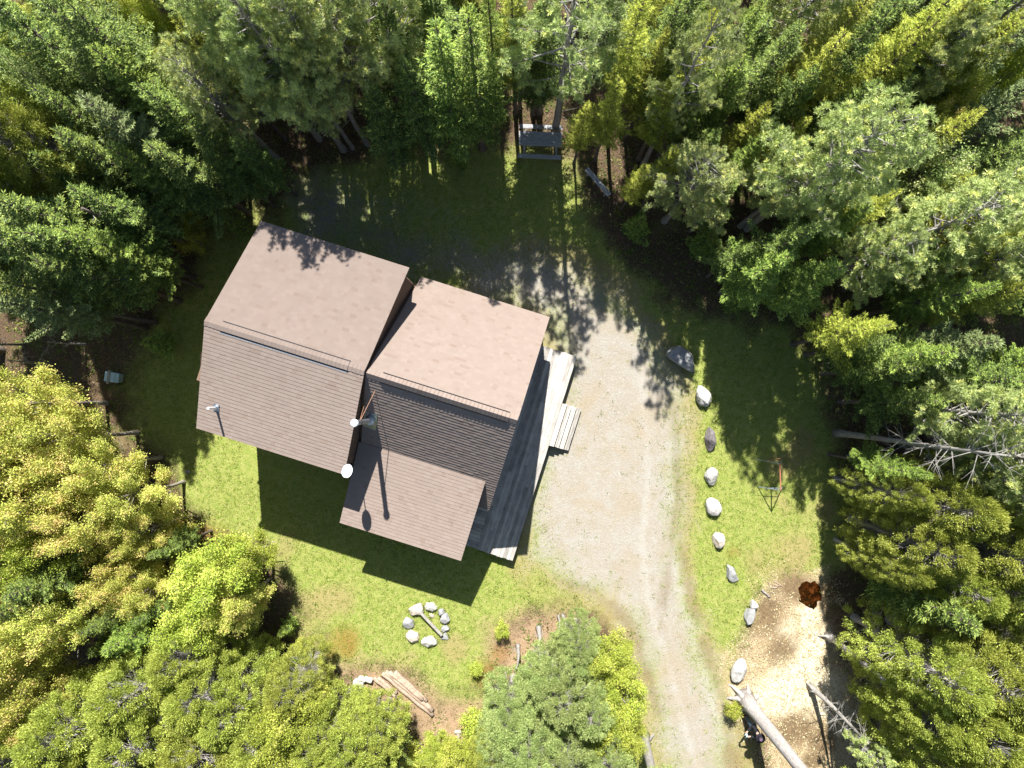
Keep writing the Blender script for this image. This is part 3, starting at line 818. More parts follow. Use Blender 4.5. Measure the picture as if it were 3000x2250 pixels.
# windows and doors
def win(u, v, z, wd, ht, face):
    """face: 'u-','u+','v-','v+' ; u, v = centre on the wall"""
    s = 1 if face[1] == '+' else -1
    fr = MB(); gl = MB()
    def b(mb, a0, a1, z0, z1, d0, d1):
        if face[0] == 'u': mb.hbox(*sorted((u + s * d0, u + s * d1)), v + a0, v + a1, z0, z1)
        else: mb.hbox(u + a0, u + a1, *sorted((v + s * d0, v + s * d1)), z0, z1)
    h2 = wd / 2
    b(fr, -h2 - .07, -h2, z - .07, z + ht + .07, .016, .05); b(fr, h2, h2 + .07, z - .07, z + ht + .07, .016, .05)
    b(fr, -h2, h2, z + ht, z + ht + .07, .016, .05); b(fr, -h2, h2, z - .07, z, .016, .06); b(fr, -.02, .02, z, z + ht, .022, .044)
    f = fr.build('window', M['trim'], house)
    b(gl, -h2 + .002, h2 - .002, z + .002, z + ht - .002, .017, .021); gl.build('pane', M['glass'], f)
win(AU0 + .12, -1.0, 2.9, .9, 1.1, 'u-'); win(AU0 + .12, -.9, .9, .9, 1.1, 'u-'); win(AU0 + .12, 3.7, .9, .7, 1.0, 'u-')
for uu in (-9.2, -7.0): win(uu, AVU + .28, 2.9, .9, 1.1, 'v-'); win(uu, AVU + .28, .9, .9, 1.1, 'v-'); win(uu, AVL - .12, 2.9, .9, 1.1, 'v+'); win(uu, AVL - .12, .9, .9, 1.1, 'v+')
for uu in (-4.0, -1.6): win(uu, BVU + .30, .8, .9, 1.0, 'v-')
win(-2.7, CVL - .22, .9, 1.6, 1.1, 'v+'); win(BU1 - .14, -1.4, 1.2, .9, 1.0, 'u+'); win(BU1 - .14, 3.0, 1.2, .9, 1.0, 'u+'); win(BU1 - .14, 0.8, 3.9, .8, .9, 'u+')
d = MB(); d.hbox(BU1 - .123, BU1 - .085, .45, 1.40, .56, 2.55); dr = d.build('door', M['trim'], house)
d = MB(); c_ = HV(BU1 - .06, 1.30, 1.55); d.box(c_, (.05, .05, .05)); d.build('handle', M['steel'], dr)

# chimney with cap and two stay rods
cb_ = HV(-4.78, 2.40, 0); cx, cy = cb_.x, cb_.y
mb = MB(); mb.tube([(cx, cy, 4.6), (cx, cy, 7.25)], 0.088, 20); ch = mb.build('chimney', M['steel'], house, smooth=False)
mb = MB(); mb.tube([(cx, cy, 7.22), (cx, cy, 7.30), (cx, cy, 7.33), (cx, cy, 7.38)], [.088, .125, .128, .10], 24); mb.build('chimney_cap', M['white_metal'], ch)
zb_ = zB(2.40)
mb = MB()
mb.tube([(cx, cy, zb_ - .12), (cx, cy, zb_ + .22), (cx, cy, zb_ + .26)], [.20, .15, .092], 24)
fa = []
for du, dv in ((-.26, -.3), (.26, -.3), (.26, .3), (-.26, .3)): fa.append(HV(-4.78 + du * .9, 2.40 + dv, zB(2.40 + dv) + .026))
fb = [q - Vector((0, 0, .012)) for q in fa]; mb.box8(fb + fa); mb.build('flashing', M['steel'], ch)
mb = MB(); p1 = HV(-4.70, 1.31, zB(1.31) + .03); p2 = HV(-5.0, 1.74, zB(1.74) + .03)
for p_ in (p1, p2):
    mb = MB(); mb.tube([p_, Vector((cx, cy, 6.65)) + (p_ - Vector((cx, cy, 6.65))).normalized() * .085], .013, 8); mb.build('stay_rod', M['copper'], ch)
mb = MB(); mb.tube([(cx, cy, 6.62), (cx, cy, 6.68)], .096, 20); mb.build('stay_band', M['dark_metal'], ch)

# satellite dish on a curved mast at the corner of block A
dc = G(1017, 1380, 5.5)
dn = Vector((-0.10, 0.42, 0.90)).normalized(); ax = dn.cross(Vector((0, 1, 0))).normalized(); ay = ax.cross(dn).normalized()
if ay.y < 0: ay = -ay
mb = MB(); ringsN = 8; K = 40
for side in (0, 1):
    for i in range(ringsN + 1):
        q = i / ringsN
        for k in range(K):
            t = 2 * math.pi * k / K
            mb.v.append(tuple(dc + ax * (.185 * q * math.cos(t)) + ay * (.245 * q * math.sin(t)) + dn * (.055 * q * q - .05 - side * .006)))
for side in (0, 1):
    b = side * (ringsN + 1) * K
    for i in range(ringsN):
        for k in range(K): mb.f.append((b+i*K+k, b+i*K+(k+1)%K, b+(i+1)*K+(k+1)%K, b+(i+1)*K+k))
e1 = ringsN * K; e2 = (ringsN + 1) * K + ringsN * K
for k in range(K): mb.f.append((e1 + k, e1 + (k + 1) % K, e2 + (k + 1) % K, e2 + k))
dish = mb.build('satellite_dish', M['white_metal'], house, smooth=False)
foot = HV(AU1 - .02, AVL - .35, 4.55)
mb = MB(); mb.tube([foot, foot + Vector((.10, .02, .05)), foot + Vector((.14, .0, .35)), dc - dn * .16, dc - dn * .055], [.018] * 5, 8); mb.build('mast', M['dark_metal'], dish)
mb = MB(); mb.tube([dc - dn * .05 - ay * .22, dc + dn * .06 - ay * .24 + ax * .02, dc + dn * .24 - ay * .20], [.012, .012, .012], 6); mb.box(dc + dn * .26 - ay * .19, (.05, .05, .09)); mb.build('receiver_arm', M['steel'], dish)

# white vent pipe with lead flashing on the lower slope of block A
vb_ = None
for z_ in np.linspace(5.0, 6.8, 60):
    q = G(633, 1195, z_); v_ = -0.300 * q.x - 0.954 * q.y
    if abs(zA(v_) - z_) < .03: vb_ = q
vb_ = vb_ or G(633, 1195, 5.6)
mb = MB(); mb.tube([vb_ + Vector((0, 0, -.1)), vb_ + Vector((0, 0, .62))], .042, 16); vp = mb.build('vent_pipe', M['white_metal'], house)
mb = MB(); mb.tube([vb_ + Vector((0, 0, -.05)), vb_ + Vector((0, 0, .10)), vb_ + Vector((0, 0, .13))], [.075, .055, .045], 16)
uv_ = Vector((vb_.x, vb_.y)); u_ = .954 * vb_.x - .300 * vb_.y; v_ = -.300 * vb_.x - .954 * vb_.y
fa = [HV(u_ + du, v_ + dv, zA(v_ + dv) + .024) for du, dv in ((-.10, -.14), (.10, -.14), (.10, .12), (-.10, .12))]
mb.box8([q - Vector((0, 0, .010)) for q in fa] + fa); mb.build('flashing', M['steel'], vp)

# ------------------------------------------------------------------ deck and steps
def board_mat(name, dark, light, along='v'):
    m = N(name); p = m.pos()
    mp = m.n('ShaderNodeMapping'); mp.vector_type = 'TEXTURE'
    mp.inputs['Rotation'].default_value = (0, 0, math.atan2(-.300, .954))
    m.l(p, mp.inputs[0])
    mp2 = m.n('ShaderNodeMapping'); mp2.inputs['Scale'].default_value = (22, 1.4, 22) if along == 'v' else (1.4, 22, 22)
    m.l(mp.outputs[0], mp2.inputs[0])
    f = m.noise(mp2.outputs[0], 1.5, 6, .7)
    g = m.noise(p, 2.2, 5, .65)
    r = m.attr('rnd')
    x = m.math('ADD', m.math('MULTIPLY', f, 0.62), m.math('MULTIPLY', r, 0.25)); x = m.math('ADD', x, m.math('MULTIPLY', g, 0.35))
    m.base(m.ramp(x, [(0.40, dark), (0.62, tuple((a + b) / 2 for a, b in zip(dark, light))), (0.80, light)]))
    m.rough(.8, .25); m.bump(f, .4, .006); return m.m
M['deck'] = board_mat('weathered_deck', (0.20, 0.185, 0.165), (0.62, 0.58, 0.52))
M['deck_x'] = board_mat('weathered_deck_cross', (0.20, 0.185, 0.165), (0.62, 0.58, 0.52), 'u')

def boards(name, rects, mat, parent, z1, t=.032, axis='v', wdt=.138, gap=.007, joints=True):
    V = []; Fq = []; rn = []
    for (u0, u1, v0, v1) in rects:
        a = u0 if axis == 'v' else v0; A1 = u1 if axis == 'v' else v1
        n = max(1, int(round((A1 - a) / (wdt + gap)))); pitch = (A1 - a) / n
        for i in range(n):
            c0, c1 = a + i * pitch, a + (i + 1) * pitch - gap
            l0, l1 = (v0, v1) if axis == 'v' else (u0, u1)
            cuts = [l0]
            x = l0 + rs.uniform(.8, 3.6)
            while joints and x < l1 - .6: cuts.append(x); x += rs.uniform(2.2, 3.6)
            cuts.append(l1)
            for j in range(len(cuts) - 1):
                s0, s1 = cuts[j] + (.002 if j else rs.uniform(-.012, .012)), cuts[j+1] - (.002 if j < len(cuts) - 2 else rs.uniform(-.012, .012))
                zt = z1 + rs.normal() * .0015; r_ = rs.rand()
                q = [(c0, s0), (c1, s0), (c1, s1), (c0, s1)] if axis == 'v' else [(s0, c0), (s1, c0), (s1, c1), (s0, c1)]
                b = len(V); V += [tuple(HV(a_, b_, zt - t)) for a_, b_ in q] + [tuple(HV(a_, b_, zt)) for a_, b_ in q]
                for f in ((3,2,1,0),(4,5,6,7),(0,1,5,4),(1,2,6,5),(2,3,7,6),(3,0,4,7)): Fq.append([b + k for k in f]); rn.append(r_)
    me = mesh_np(name, V, Fq, mat, {'rnd': ('FACE', rn)})
    bm = bmesh.new(); bm.from_mesh(me); bmesh.ops.recalc_face_normals(bm, faces=bm.faces); bm.to_mesh(me); bm.free()
    return link(bpy.data.objects.new(name, me), parent)
deck = empty('deck', (0, 0, 0)); tag(deck, 'weathered grey board deck with wide steps along the right side of the cabin', 'deck')
boards('deck_boards', [(0.10, 1.66, -2.22, 6.58)], M['deck'], deck, .54)
boards('deck_boards', [(-0.42, 0.095, 4.56, 6.56)], M['deck_x'], deck, .538, axis='u', joints=False)
mb = MB(); mb.hbox(0.02, 1.63, -2.19, -2.15, .16, .505); mb.hbox(1.59, 1.63, -2.149, 6.50, .16, .505); mb.hbox(-.40, 1.63, 6.501, 6.54, .16, .505)
for v_ in np.arange(-1.6, 6.4, .6): mb.hbox(0.03, 1.588, v_, v_ + .04, .30, .505)
mb.build('joist_frame', M['deck'], deck)
for v_ in (-2.05, 0.1, 2.3, 4.4, 6.4):
    mb = MB(); mb.hbox(1.48, 1.57, v_ - .045, v_ + .045, -.05, .30); mb.build('post', M['deck'], deck)
steps = MB(); 
st_par = MB()
for v_ in (-.15, .68, 1.52):
    for k in range(4): st_par.hbox(1.665 + .215 * k, 1.86 + .215 * k, v_ - .02, v_ + .02, 0.0, .50 - .12 * k - .036)
sp_ = st_par.build('steps', M['deck'], deck)
for k in range(4):
    boards('tread', [(1.666 + .215 * k, 1.868 + .215 * k, -.21, 1.60)], M['deck'], sp_, (.535, .415, .295, .175)[k], axis='v', wdt=.10, joints=False)

# ------------------------------------------------------------------ boulders
def stone_mat(name, a, b, c=None):
    m = N(name); v = m.coord()
    f = m.noise(v, 3.5, 7, .65, .3); g = m.noise(v, 22, 4, .7)
    x = m.math('ADD', m.math('MULTIPLY', f, .7), m.math('MULTIPLY', g, .3))
    m.base(m.ramp(x, [(0.35, a), (0.6, b), (0.75, c or b)])); st_ = m.noise(v, 5.5, 6, .75, .8); m.base(m.mix(m.math('MULTIPLY', m.math('SUBTRACT', st_, .56, True), 7, True), m.b.inputs['Base Color'].links[0].from_socket, tuple(q * .45 for q in b))); m.rough(.9, .2); m.bump(x, .6, .03); return m.m
M['stone_white'] = stone_mat('pale_granite', (0.30, 0.285, 0.26), (0.50, 0.49, 0.46), (0.60, 0.59, 0.57))
M['stone_grey'] = stone_mat('grey_granite', (0.20, 0.20, 0.20), (0.36, 0.36, 0.355), (0.48, 0.48, 0.48))
M['stone_dark'] = stone_mat('dark_rock', (0.10, 0.085, 0.085), (0.19, 0.17, 0.17), (0.30, 0.28, 0.29))
M['stone_buff'] = stone_mat('buff_rock', (0.34, 0.27, 0.21), (0.55, 0.50, 0.44), (0.62, 0.60, 0.56))
def boulder(name, px, py, wpx, lpx, ang, hgt, mat, label, group=None, cuts=9, rough=.05, seed=0, sharp=.82):
    r = random.Random(seed * 13 + 5)
    zc = hgt * .35; c = G(px, py, zc)
    bm = bmesh.new(); bmesh.ops.create_icosphere(bm, subdivisions=5, radius=1.0)
    pl = []
    for _ in range(cuts):
        n = Vector((r.gauss(0, 1), r.gauss(0, 1), r.gauss(.3, .8))).normalized(); pl.append((n, r.uniform(.62, sharp + .1)))
    from mathutils import noise as mn
    so_ = Vector((seed * 3.1, seed * 1.7, 0))
    for v in bm.verts:
        p_ = v.co.copy()
        for n, dd in pl:
            e = p_.dot(n) - dd
            if e > 0: p_ -= n * e * .93
        p_ *= 1 + rough * (mn.noise(p_ * 2.1 + so_) * 1.6 + mn.noise(p_ * 6 + so_) * .7 + mn.noise(p_ * 15 + so_) * .28)
        v.co = p_
    xs = [v.co.x for v in bm.verts]; ys = [v.co.y for v in bm.verts]; zs = [v.co.z for v in bm.verts]
    k = (H - zc) / F
    sx = wpx * k / (max(xs) - min(xs)); sy = lpx * k / (max(ys) - min(ys)); sz = hgt * 1.3 / (max(zs) - min(zs))
    for v in bm.verts: v.co = Vector((v.co.x * sx, v.co.y * sy, v.co.z * sz))
    me = bpy.data.meshes.new(name); bm.to_mesh(me); bm.free()
    me.polygons.foreach_set('use_smooth', [True] * len(me.polygons)); me.materials.append(mat)
    o = link(bpy.data.objects.new(name, me)); o.rotation_euler = (0, 0, R_(ang))
    o.location = (c.x, c.y, gz(c.x, c.y) + hgt * .27)
    tag(o, label, 'rock', group); return o
GB = 'boulders set along the edge of the gravel'
boulder('boulder', 1996, 1049, 52, 104, 52, .65, M['stone_grey'], 'big elongated blue-grey boulder, half in tree shade, uppermost of the row beside the gravel', GB, seed=1)
boulder('boulder', 2060, 1160, 46, 68, 20, .50, M['stone_white'], 'pale boulder just below the big blue-grey one, with a pointed lower end', GB, seed=2)
boulder('boulder', 2083, 1284, 33, 74, -4, .45, M['stone_dark'], 'dark brownish slab of rock, the only dark one in the row beside the gravel', GB, seed=3, sharp=.7)
boulder('boulder', 2085, 1396, 38, 54, -8, .42, M['stone_white'], 'small smooth white boulder directly below the dark slab', GB, seed=4)
boulder('boulder', 2091, 1487, 47, 56, 30, .42, M['stone_white'], 'rounded whitish boulder left of the swing frame feet, between two other white ones', GB, seed=5)
boulder('boulder', 2107, 1584, 37, 50, 15, .40, M['stone_buff'], 'small buff-white boulder, next above the flat grey wedge-shaped one', GB, seed=6)
boulder('boulder', 2145, 1680, 30, 58, 25, .30, M['stone_grey'], 'flat light grey wedge-shaped rock lying in the grass above the chip patch', GB, seed=7, sharp=.55, cuts=12)
boulder('boulder', 2196, 1806, 27, 52, -14, .35, M['stone_grey'], 'narrow ridged grey rock by the chips, lower of a touching pair', GB, seed=8, sharp=.55, cuts=12)
boulder('boulder', 2209, 1775, 25, 34, 18, .32, M['stone_white'], 'small pale angular rock touching the top of the ridged grey one by the chips', GB, seed=9, sharp=.6)
boulder('boulder', 2166, 1965, 44, 74, -24, .50, M['stone_white'], 'large white boulder just above the roots of the thick leaning trunk', GB, seed=10)
GF = 'stones of the fire ring'
boulder('fire_ring_stone', 1219, 1786, 44, 34, 22, .26, M['stone_buff'], 'blocky buff stone of the fire ring under the upper end of the plank', GF, seed=11, cuts=12)
boulder('fire_ring_stone', 1262, 1779, 38, 28, -25, .25, M['stone_white'], 'white stone at the top of the fire ring', GF, seed=12)
boulder('fire_ring_stone', 1293, 1795, 22, 22, 10, .22, M['stone_grey'], 'smaller part of the split grey stone at the upper right of the fire ring', GF, seed=13, cuts=13)
boulder('fire_ring_stone', 1304, 1813, 32, 30, 30, .25, M['stone_grey'], 'larger part of the split grey stone at the right of the fire ring', GF, seed=14, cuts=13)
boulder('fire_ring_stone', 1306, 1843, 26, 22, 10, .17, M['stone_grey'], 'low flat grey stone of the fire ring, right of the lower half of its plank', GF, seed=15, sharp=.6)
boulder('fire_ring_stone', 1303, 1866, 24, 22, 40, .10, M['stone_grey'], 'flattest grey stone of the fire ring, beyond the lower end of the plank', GF, seed=16, sharp=.6)
boulder('fire_ring_stone', 1197, 1825, 34, 35, 0, .24, M['stone_dark'], 'rounded mid-grey stone at the left of the fire ring', GF, seed=17).data.materials[0] = M['stone_grey']
boulder('fire_ring_stone', 1211, 1867, 45, 34, -35, .26, M['stone_buff'], 'cream blocky stone at the lower left of the fire ring', GF, seed=18, cuts=12)
boulder('fire_ring_stone', 1258, 1881, 48, 32, 5, .27, M['stone_white'], 'whitest knobbly stone at the bottom of the fire ring', GF, seed=19, rough=.09)
boulder('rock', 1264, 1804, 18, 11, -30, .10, M['stone_buff'], 'small brownish rock inside the fire ring beside the plank', seed=20)
boulder('rock', 1048, 2007, 36, 42, 30, .34, M['stone_white'], 'white rock beside the short cut log at the left end of the log pile', seed=21, cuts=12)
boulder('rock', 1342, 2144, 22, 14, 15, .14, M['stone_buff'], 'lone buff rock in the litter right of the log pile', seed=22)
boulder('rock', 1462, 1865, 18, 14, 10, .16, M['stone_buff'], 'small buff rock at the edge of the brown ground left of the bare snags', seed=23)
boulder('rock', 550, 1383, 16, 11, 0, .10, M['stone_grey'], 'small grey rock in the shaded grass left of the lawn', seed=24)

# ------------------------------------------------------------------ wood lying about
def wood_mat(name, a, b, end=None):
    m = N(name); v = m.coord('Generated')
    mp = m.n('ShaderNodeMapping'); mp.inputs['Scale'].default_value = (1, 9, 9); m.l(v, mp.inputs[0])
    f = m.noise(mp.outputs[0], 3, 6, .7); g = m.noise(m.pos(), 7, 4)
    x = m.math('ADD', m.math('MULTIPLY', f, .6), m.math('MULTIPLY', g, .4))
    m.base(m.ramp(x, [(0.38, a), (0.65, b)])); m.rough(.85, .2); m.bump(f, .5, .01); return m.m
M['wood_grey'] = wood_mat('grey_wood', (0.22, 0.20, 0.175), (0.44, 0.41, 0.37))
M['wood_log'] = wood_mat('log_bark', (0.24, 0.16, 0.11), (0.50, 0.40, 0.31))
M['wood_pale'] = wood_mat('pale_wood', (0.48, 0.42, 0.36), (0.70, 0.65, 0.58))
M['wood_table'] = wood_mat('table_wood', (0.24, 0.25, 0.26), (0.48, 0.49, 0.50))
def log(name, p0, p1, r0, r1, mat, label, cat='log', group=None, z0=None, z1=None, ends=True, wob=.015):
    a = G(*p0); b = G(*p1)
    a.z = (r0 if z0 is None else z0) + gz(a.x, a.y); b.z = (r1 if z1 is None else z1) + gz(b.x, b.y)
    n = 9; pts = []; rad = []
    for i in range(n + 1):
        t = i / n; p_ = a.lerp(b, t) + Vector((random.gauss(0, wob), random.gauss(0, wob), random.gauss(0, wob * .4))); pts.append(p_); rad.append((r0 + (r1 - r0) * t) * random.uniform(.93, 1.07))
    root = MB().tube(pts, rad, 14, cap=True).build(name, mat, None, smooth=False)
    root.data.polygons.foreach_set('use_smooth', [len(p_.vertices) == 4 for p_ in root.data.polygons])
    tag(root, label, cat, group)
    if ends:
        for e, p_, q_, rr in (('cut_end', pts[0], pts[1], rad[0]), ('cut_end', pts[-1], pts[-2], rad[-1])):
            d_ = (p_ - q_).normalized(); MB().tube([p_, p_ + d_ * .008], rr * .9, 14).build(e, M['wood_pale'], root)
    return root
GL = 'logs of the pile below the lawn'
log('log', (1053,1984), (1091,1991), .12, .12, M['wood_pale'], 'short thick pale cut log at the left end of the log pile', group=GL)
log('log', (1098,1985), (1192,2062), .085, .08, M['wood_log'], 'long thin log along the lower left side of the pile', group=GL)
log('log', (1108,1985), (1163,2028), .09, .085, M['wood_log'], 'shorter log of the pile lying against the long thin lower one', group=GL)
log('log', (1122,1972), (1268,2094), .10, .09, M['wood_log'], 'longest log of the pile, its bright end lowest at the right', group=GL)
log('log', (1130,1966), (1268,2078), .11, .11, M['wood_log'], 'thick log of the pile with a whitish right end, just above the longest', group=GL)
log('log', (1142,1966), (1240,2044), .09, .09, M['wood_log'], 'bark-brown log in the middle of the pile', group=GL, z0=.16, z1=.16)
log('log', (1158,1968), (1251,2050), .10, .09, M['wood_log'], 'uppermost log of the pile, next to the grass', group=GL)
log('log', (1113,2022), (1107,2060), .09, .09, M['wood_grey'], 'grey log standing out downward below the pile into the shrubs', ends=False)
pl_ = MB(); a = G(1231, 1794, .3); b = G(1295, 1862, .2); d_ = (b - a).normalized(); s_ = d_.cross(Vector((0,0,1))).normalized() * .055
pl_.box8([a - s_ + Vector((0,0,-.05)), b - s_ + Vector((0,0,-.05)), b + s_ + Vector((0,0,-.05)), a + s_ + Vector((0,0,-.05)), a - s_ + Vector((0,0,.03)), b - s_ + Vector((0,0,.03)), b + s_ + Vector((0,0,.03)), a + s_ + Vector((0,0,.03))])
tag(pl_.build('plank', M['wood_grey'], None, bevel=.008), 'grey timber lying slantwise across the fire ring', 'plank')
for i, (a, b, lb) in enumerate([((2253,1706),(2255,1722),'short stick standing left of the small stick pile by the puddle'), ((2254,1723),(2278,1719),'lowest stick of the small stick pile near the puddle'),
        ((2262,1712),(2282,1716),'middle stick of the small stick pile near the puddle'), ((2268,1702),(2289,1716),'longest stick of the small stick pile near the puddle')]):
    log('stick', a, b, .022, .022, M['wood_log'], lb, 'stick', 'split sticks by the puddle', ends=False, wob=.004)
log('stick', (2231,1726), (2256,1750), .05, .03, M['wood_grey'], 'bleached forked piece of driftwood between the stick pile and the grey rocks', 'stick', ends=False)
# dead snags standing / leaning (base in the ground, top leaning away)
def snag(name, base, tip, h, r0, label, mat=None, twigs=10, cat='dead tree', r1=.02, group=None, stump=False, bend=.06, tw=.6, flare=1.6, roots=0, tlen=1.0):
    b = G(*base); b.z = gz(b.x, b.y); t = G(tip[0], tip[1], h)
    e = empty(name, b); n = 12; pts = []; rad = []
    for i in range(n + 1):
        q = i / n; p_ = b.lerp(t, q) - b; p_.z += -0.12 if i == 0 else 0
        p_ += Vector((math.sin(q * 3.1) * bend, math.cos(q * 4) * bend * .6 - bend * .6, 0)); pts.append(p_)
        r_ = r0 + (r1 - r0) * q
        if q < .12: r_ *= 1 + (flare - 1) * (1 - q / .12) ** 2
        rad.append(r_ * random.uniform(.96, 1.04))
    mb = MB(); 
    mb.tube(pts, rad, 14)
    mesh = mb.build('trunk', mat or M['bark_pine'], None, smooth=True); mesh.parent = e
    if roots:
        mb = MB()
        for k in range(roots):
            a = 2 * math.pi * k / roots + random.uniform(-.3, .3); L_ = random.uniform(.5, 1.0) * r0 * 3.0
            mb.tube([(0.2 * r0 * math.cos(a), .2 * r0 * math.sin(a), .42), (r0 * 1.15 * math.cos(a), r0 * 1.15 * math.sin(a), .16), (L_ * math.cos(a + .15), L_ * math.sin(a + .15), .02), (1.25 * L_ * math.cos(a + .3), 1.25 * L_ * math.sin(a + .3), -.08)], [r0 * .55, r0 * .42, r0 * .2, r0 * .05], 8)
        mb.build('root', mat or M['bark_pine'], None, smooth=True).parent = e
    if twigs:
        mb = MB()
        for k in range(twigs):
            q = random.uniform(.3, 1.0); i = min(n - 1, int(q * n)); p_ = pts[i].lerp(pts[i+1], q * n - i)
            a = random.uniform(0, 6.28); L_ = random.uniform(.3, 1.0) * tw; d_ = Vector((math.cos(a), math.sin(a), random.uniform(-.2, .5)))
            m_ = p_ + d_ * L_ * .5 + Vector((random.gauss(0, .06), random.gauss(0, .06), .03))
            mb.tube([p_, m_, p_ + d_ * L_ + Vector((0, 0, random.uniform(-.1, .15)))], [.014, .009, .003], 5)
            for _ in range(3):
                a2 = a + random.uniform(-1, 1); mb.tube([m_, m_ + Vector((math.cos(a2), math.sin(a2), random.uniform(-.2, .4))) * L_ * .45 * tlen], [.006, .002], 4)
        mb.build('twigs', M['bark_pine'], None).parent = e
    tag(e, label, cat, group); return e
snag('leaning_snag', (2372,2010), (2545,2172), 3.6, .12, 'thin curved leaning snag with pale twigs on its end, in the chip patch', twigs=34, tw=.9, bend=.10, roots=3)
snag('bare_snag', (1578,1838), (1578,1950), 2.6, .10, 'bare grey snag with side twigs, tallest of those left of the lower copse', twigs=16, tw=.7)
snag('bare_snag', (1517,1893), (1512,1955), 2.0, .09, 'short bare grey snag leftmost in the brown ground above the copse', twigs=3)
snag('bare_snag', (1635,1804), (1636,1845), 1.6, .05, 'thin pale stake, left of two at the top of the lower copse', twigs=0)
snag('bare_snag', (1648,1803), (1664,1860), 2.2, .07, 'thicker pale stake, right of two at the top of the lower copse', twigs=5)
# the thick trunks whose crowns are out of frame
snag('big_tree', (2180,2046), (2590,2560), 8.6, .265, 'thick grey leaning trunk crossing the lower edge of the picture over the wood chips', mat=M['bark_cedar'], twigs=0, r1=.17, roots=6, bend=.05, cat='tree', flare=1.7)
snag('stout_tree', (1885,2158), (1945,2420), 7.0, .20, 'stout pale trunk at the lower edge between the copse and the drive', twigs=4, r1=.11, roots=4, cat='tree', bend=.03)
snag('cedar_tree', (2428,1862), (2592,1990), 4.5, .15, 'grey leaning trunk running from the chips into the lower right cedars', mat=M['bark_cedar'], twigs=6, tw=.6, roots=4, r1=.05, cat='tree', bend=.03)
snag('pine_tree', (2450,1268), (2960,1332), 9.6, .14, 'long pale trunk lying across the view under the right-hand pines', mat=M['bark_pine'], twigs=46, tw=1.3, r1=.03, cat='tree', bend=.04)
snag('fir_tree', (540,742), (240,606), 6.9, .13, 'long dark trunk slanting up and left from beside the cabin', mat=M['bark_fir'], twigs=14, tw=.7, r1=.05, cat='tree', bend=.05)
snag('dead_tree', (2430,1052), (2575,1050), 4.2, .06, 'thin dead stem above the long pale trunk at the right', twigs=10, tw=.7, cat='dead tree', bend=.03)
for (bx_, tx_, h_, lb_) in (((150,1065),(20,1052),2.8,'thin dead stem in the dark gap at the left edge, nearest the yellow maples'), ((70,1010),(-60,1003),2.6,'thin dead stem at the very left edge, above the yellow maples'),
        ((430,700),(300,645),3.2,'thin bare stem beside the long dark slanting trunk'), ((250,1010),(140,998),2.2,'short dead stem above and left of the pale box'), ((2480,1335),(2600,1360),3.0,'thin dead stem just below the long pale trunk at the right'), ((2500,1395),(2620,1425),3.0,'lower of the two dead stems below the long pale trunk')):
    snag('dead_tree', bx_, tx_, h_, .055, lb_, mat=M['bark_pine'], twigs=9, tw=.6, bend=.04)
# fallen trunk pieces and branches on the forest floor
log('fallen_trunk', (305,918), (465,945), .07, .11, M['bark_fir'], 'thin dark trunk leaning out of the shade above the pale box', 'log', z0=.9, z1=.1, ends=False)
log('fallen_trunk', (700,1992), (760,1905), .10, .15, M['bark_cedar'], 'grey mottled trunk in the dark hollow below the yellow maple', 'log', z0=1.2, z1=.1, ends=False)
log('fallen_trunk', (2545,1700), (2660,1790), .03, .05, M['bark_cedar'], 'thin pale fallen branch in the shade right of the puddle', 'log', ends=False)
log('fallen_trunk', (2535,1860), (2590,1900), .06, .09, M['bark_fir'], 'short dark fallen log in the shade right of the wood chips', 'log', ends=False)
log('fallen_trunk', (1152,275), (1192,340), .05, .08, M['bark_fir'], 'thin dark leaning pole in the deep shade left of the bright upper fir', 'log', z0=1.0, z1=.05, ends=False)

# ------------------------------------------------------------------ picnic table
def local_box(mb, c, size): return mb.box(c, size)
tb = G(1583, 412, .0); tc = G(1583, 407, .74)
pt = empty('picnic_table', (tc.x, tc.y, 0), R_(-2.6)); tag(pt, 'weathered grey picnic table in the shade at the top of the clearing', 'picnic table')
def lb(name, boxes, mat, par, rot=None):
    mb = MB()
    for b_ in boxes:
        if len(b_) == 3: mb.box(b_[0], b_[1], b_[2])
        else: mb.box(*b_)
    me = mb.build(name, mat, None, bevel=.004); me.parent = par; return me
lb('table_top', [((0, -.235 + .118 * k, .74), (1.76, .112, .038)) for k in range(5)], M['wood_table'], pt)
lb('bench_seat', [((0, -.62, .44), (1.78, .175, .038))], M['wood_table'], pt)
lb('bench_seat', [((0, .60, .44), (1.78, .175, .038))], M['wood_table'], pt)
for sx in (-.66, .66):
    for s in (-1, 1):
        mb = MB(); a = Vector((sx, s * .16, .72)); b = Vector((sx, s * .52, 0)); w_ = Vector((.02, 0, 0)); q_ = Vector((0, .045, 0))
        mb.box8([b-w_-q_, b+w_-q_, b+w_+q_, b-w_+q_, a-w_-q_, a+w_-q_, a+w_+q_, a-w_+q_]); o = mb.build('leg', M['wood_table'], None); o.parent = pt
    lb('crossbeam', [((sx + .045, -.01, .40), (.038, 1.34, .085))], M['wood_table'], pt)
    lb('crossbeam', [((sx + .045, 0, .69), (.038, .56, .06))], M['wood_table'], pt)
# plank bench
ba = G(1718, 494, .42); bb = G(1786, 572, .42); bc = (ba + bb) / 2; L_ = (bb - ba).length
be = empty('plank_bench', (bc.x, bc.y, 0), math.atan2(bb.y - ba.y, bb.x - ba.x)); tag(be, 'low grey plank bench slanting under the trees right of the picnic table', 'bench')
lb('seat', [((0, .055, .42), (L_, .10, .035)), ((0, -.055, .42), (L_, .10, .035))], M['wood_table'], be)
for sx in (-.5, .5): lb('leg', [((sx * L_ * .75, 0, .20), (.05, .22, .40))], M['wood_table'], be)

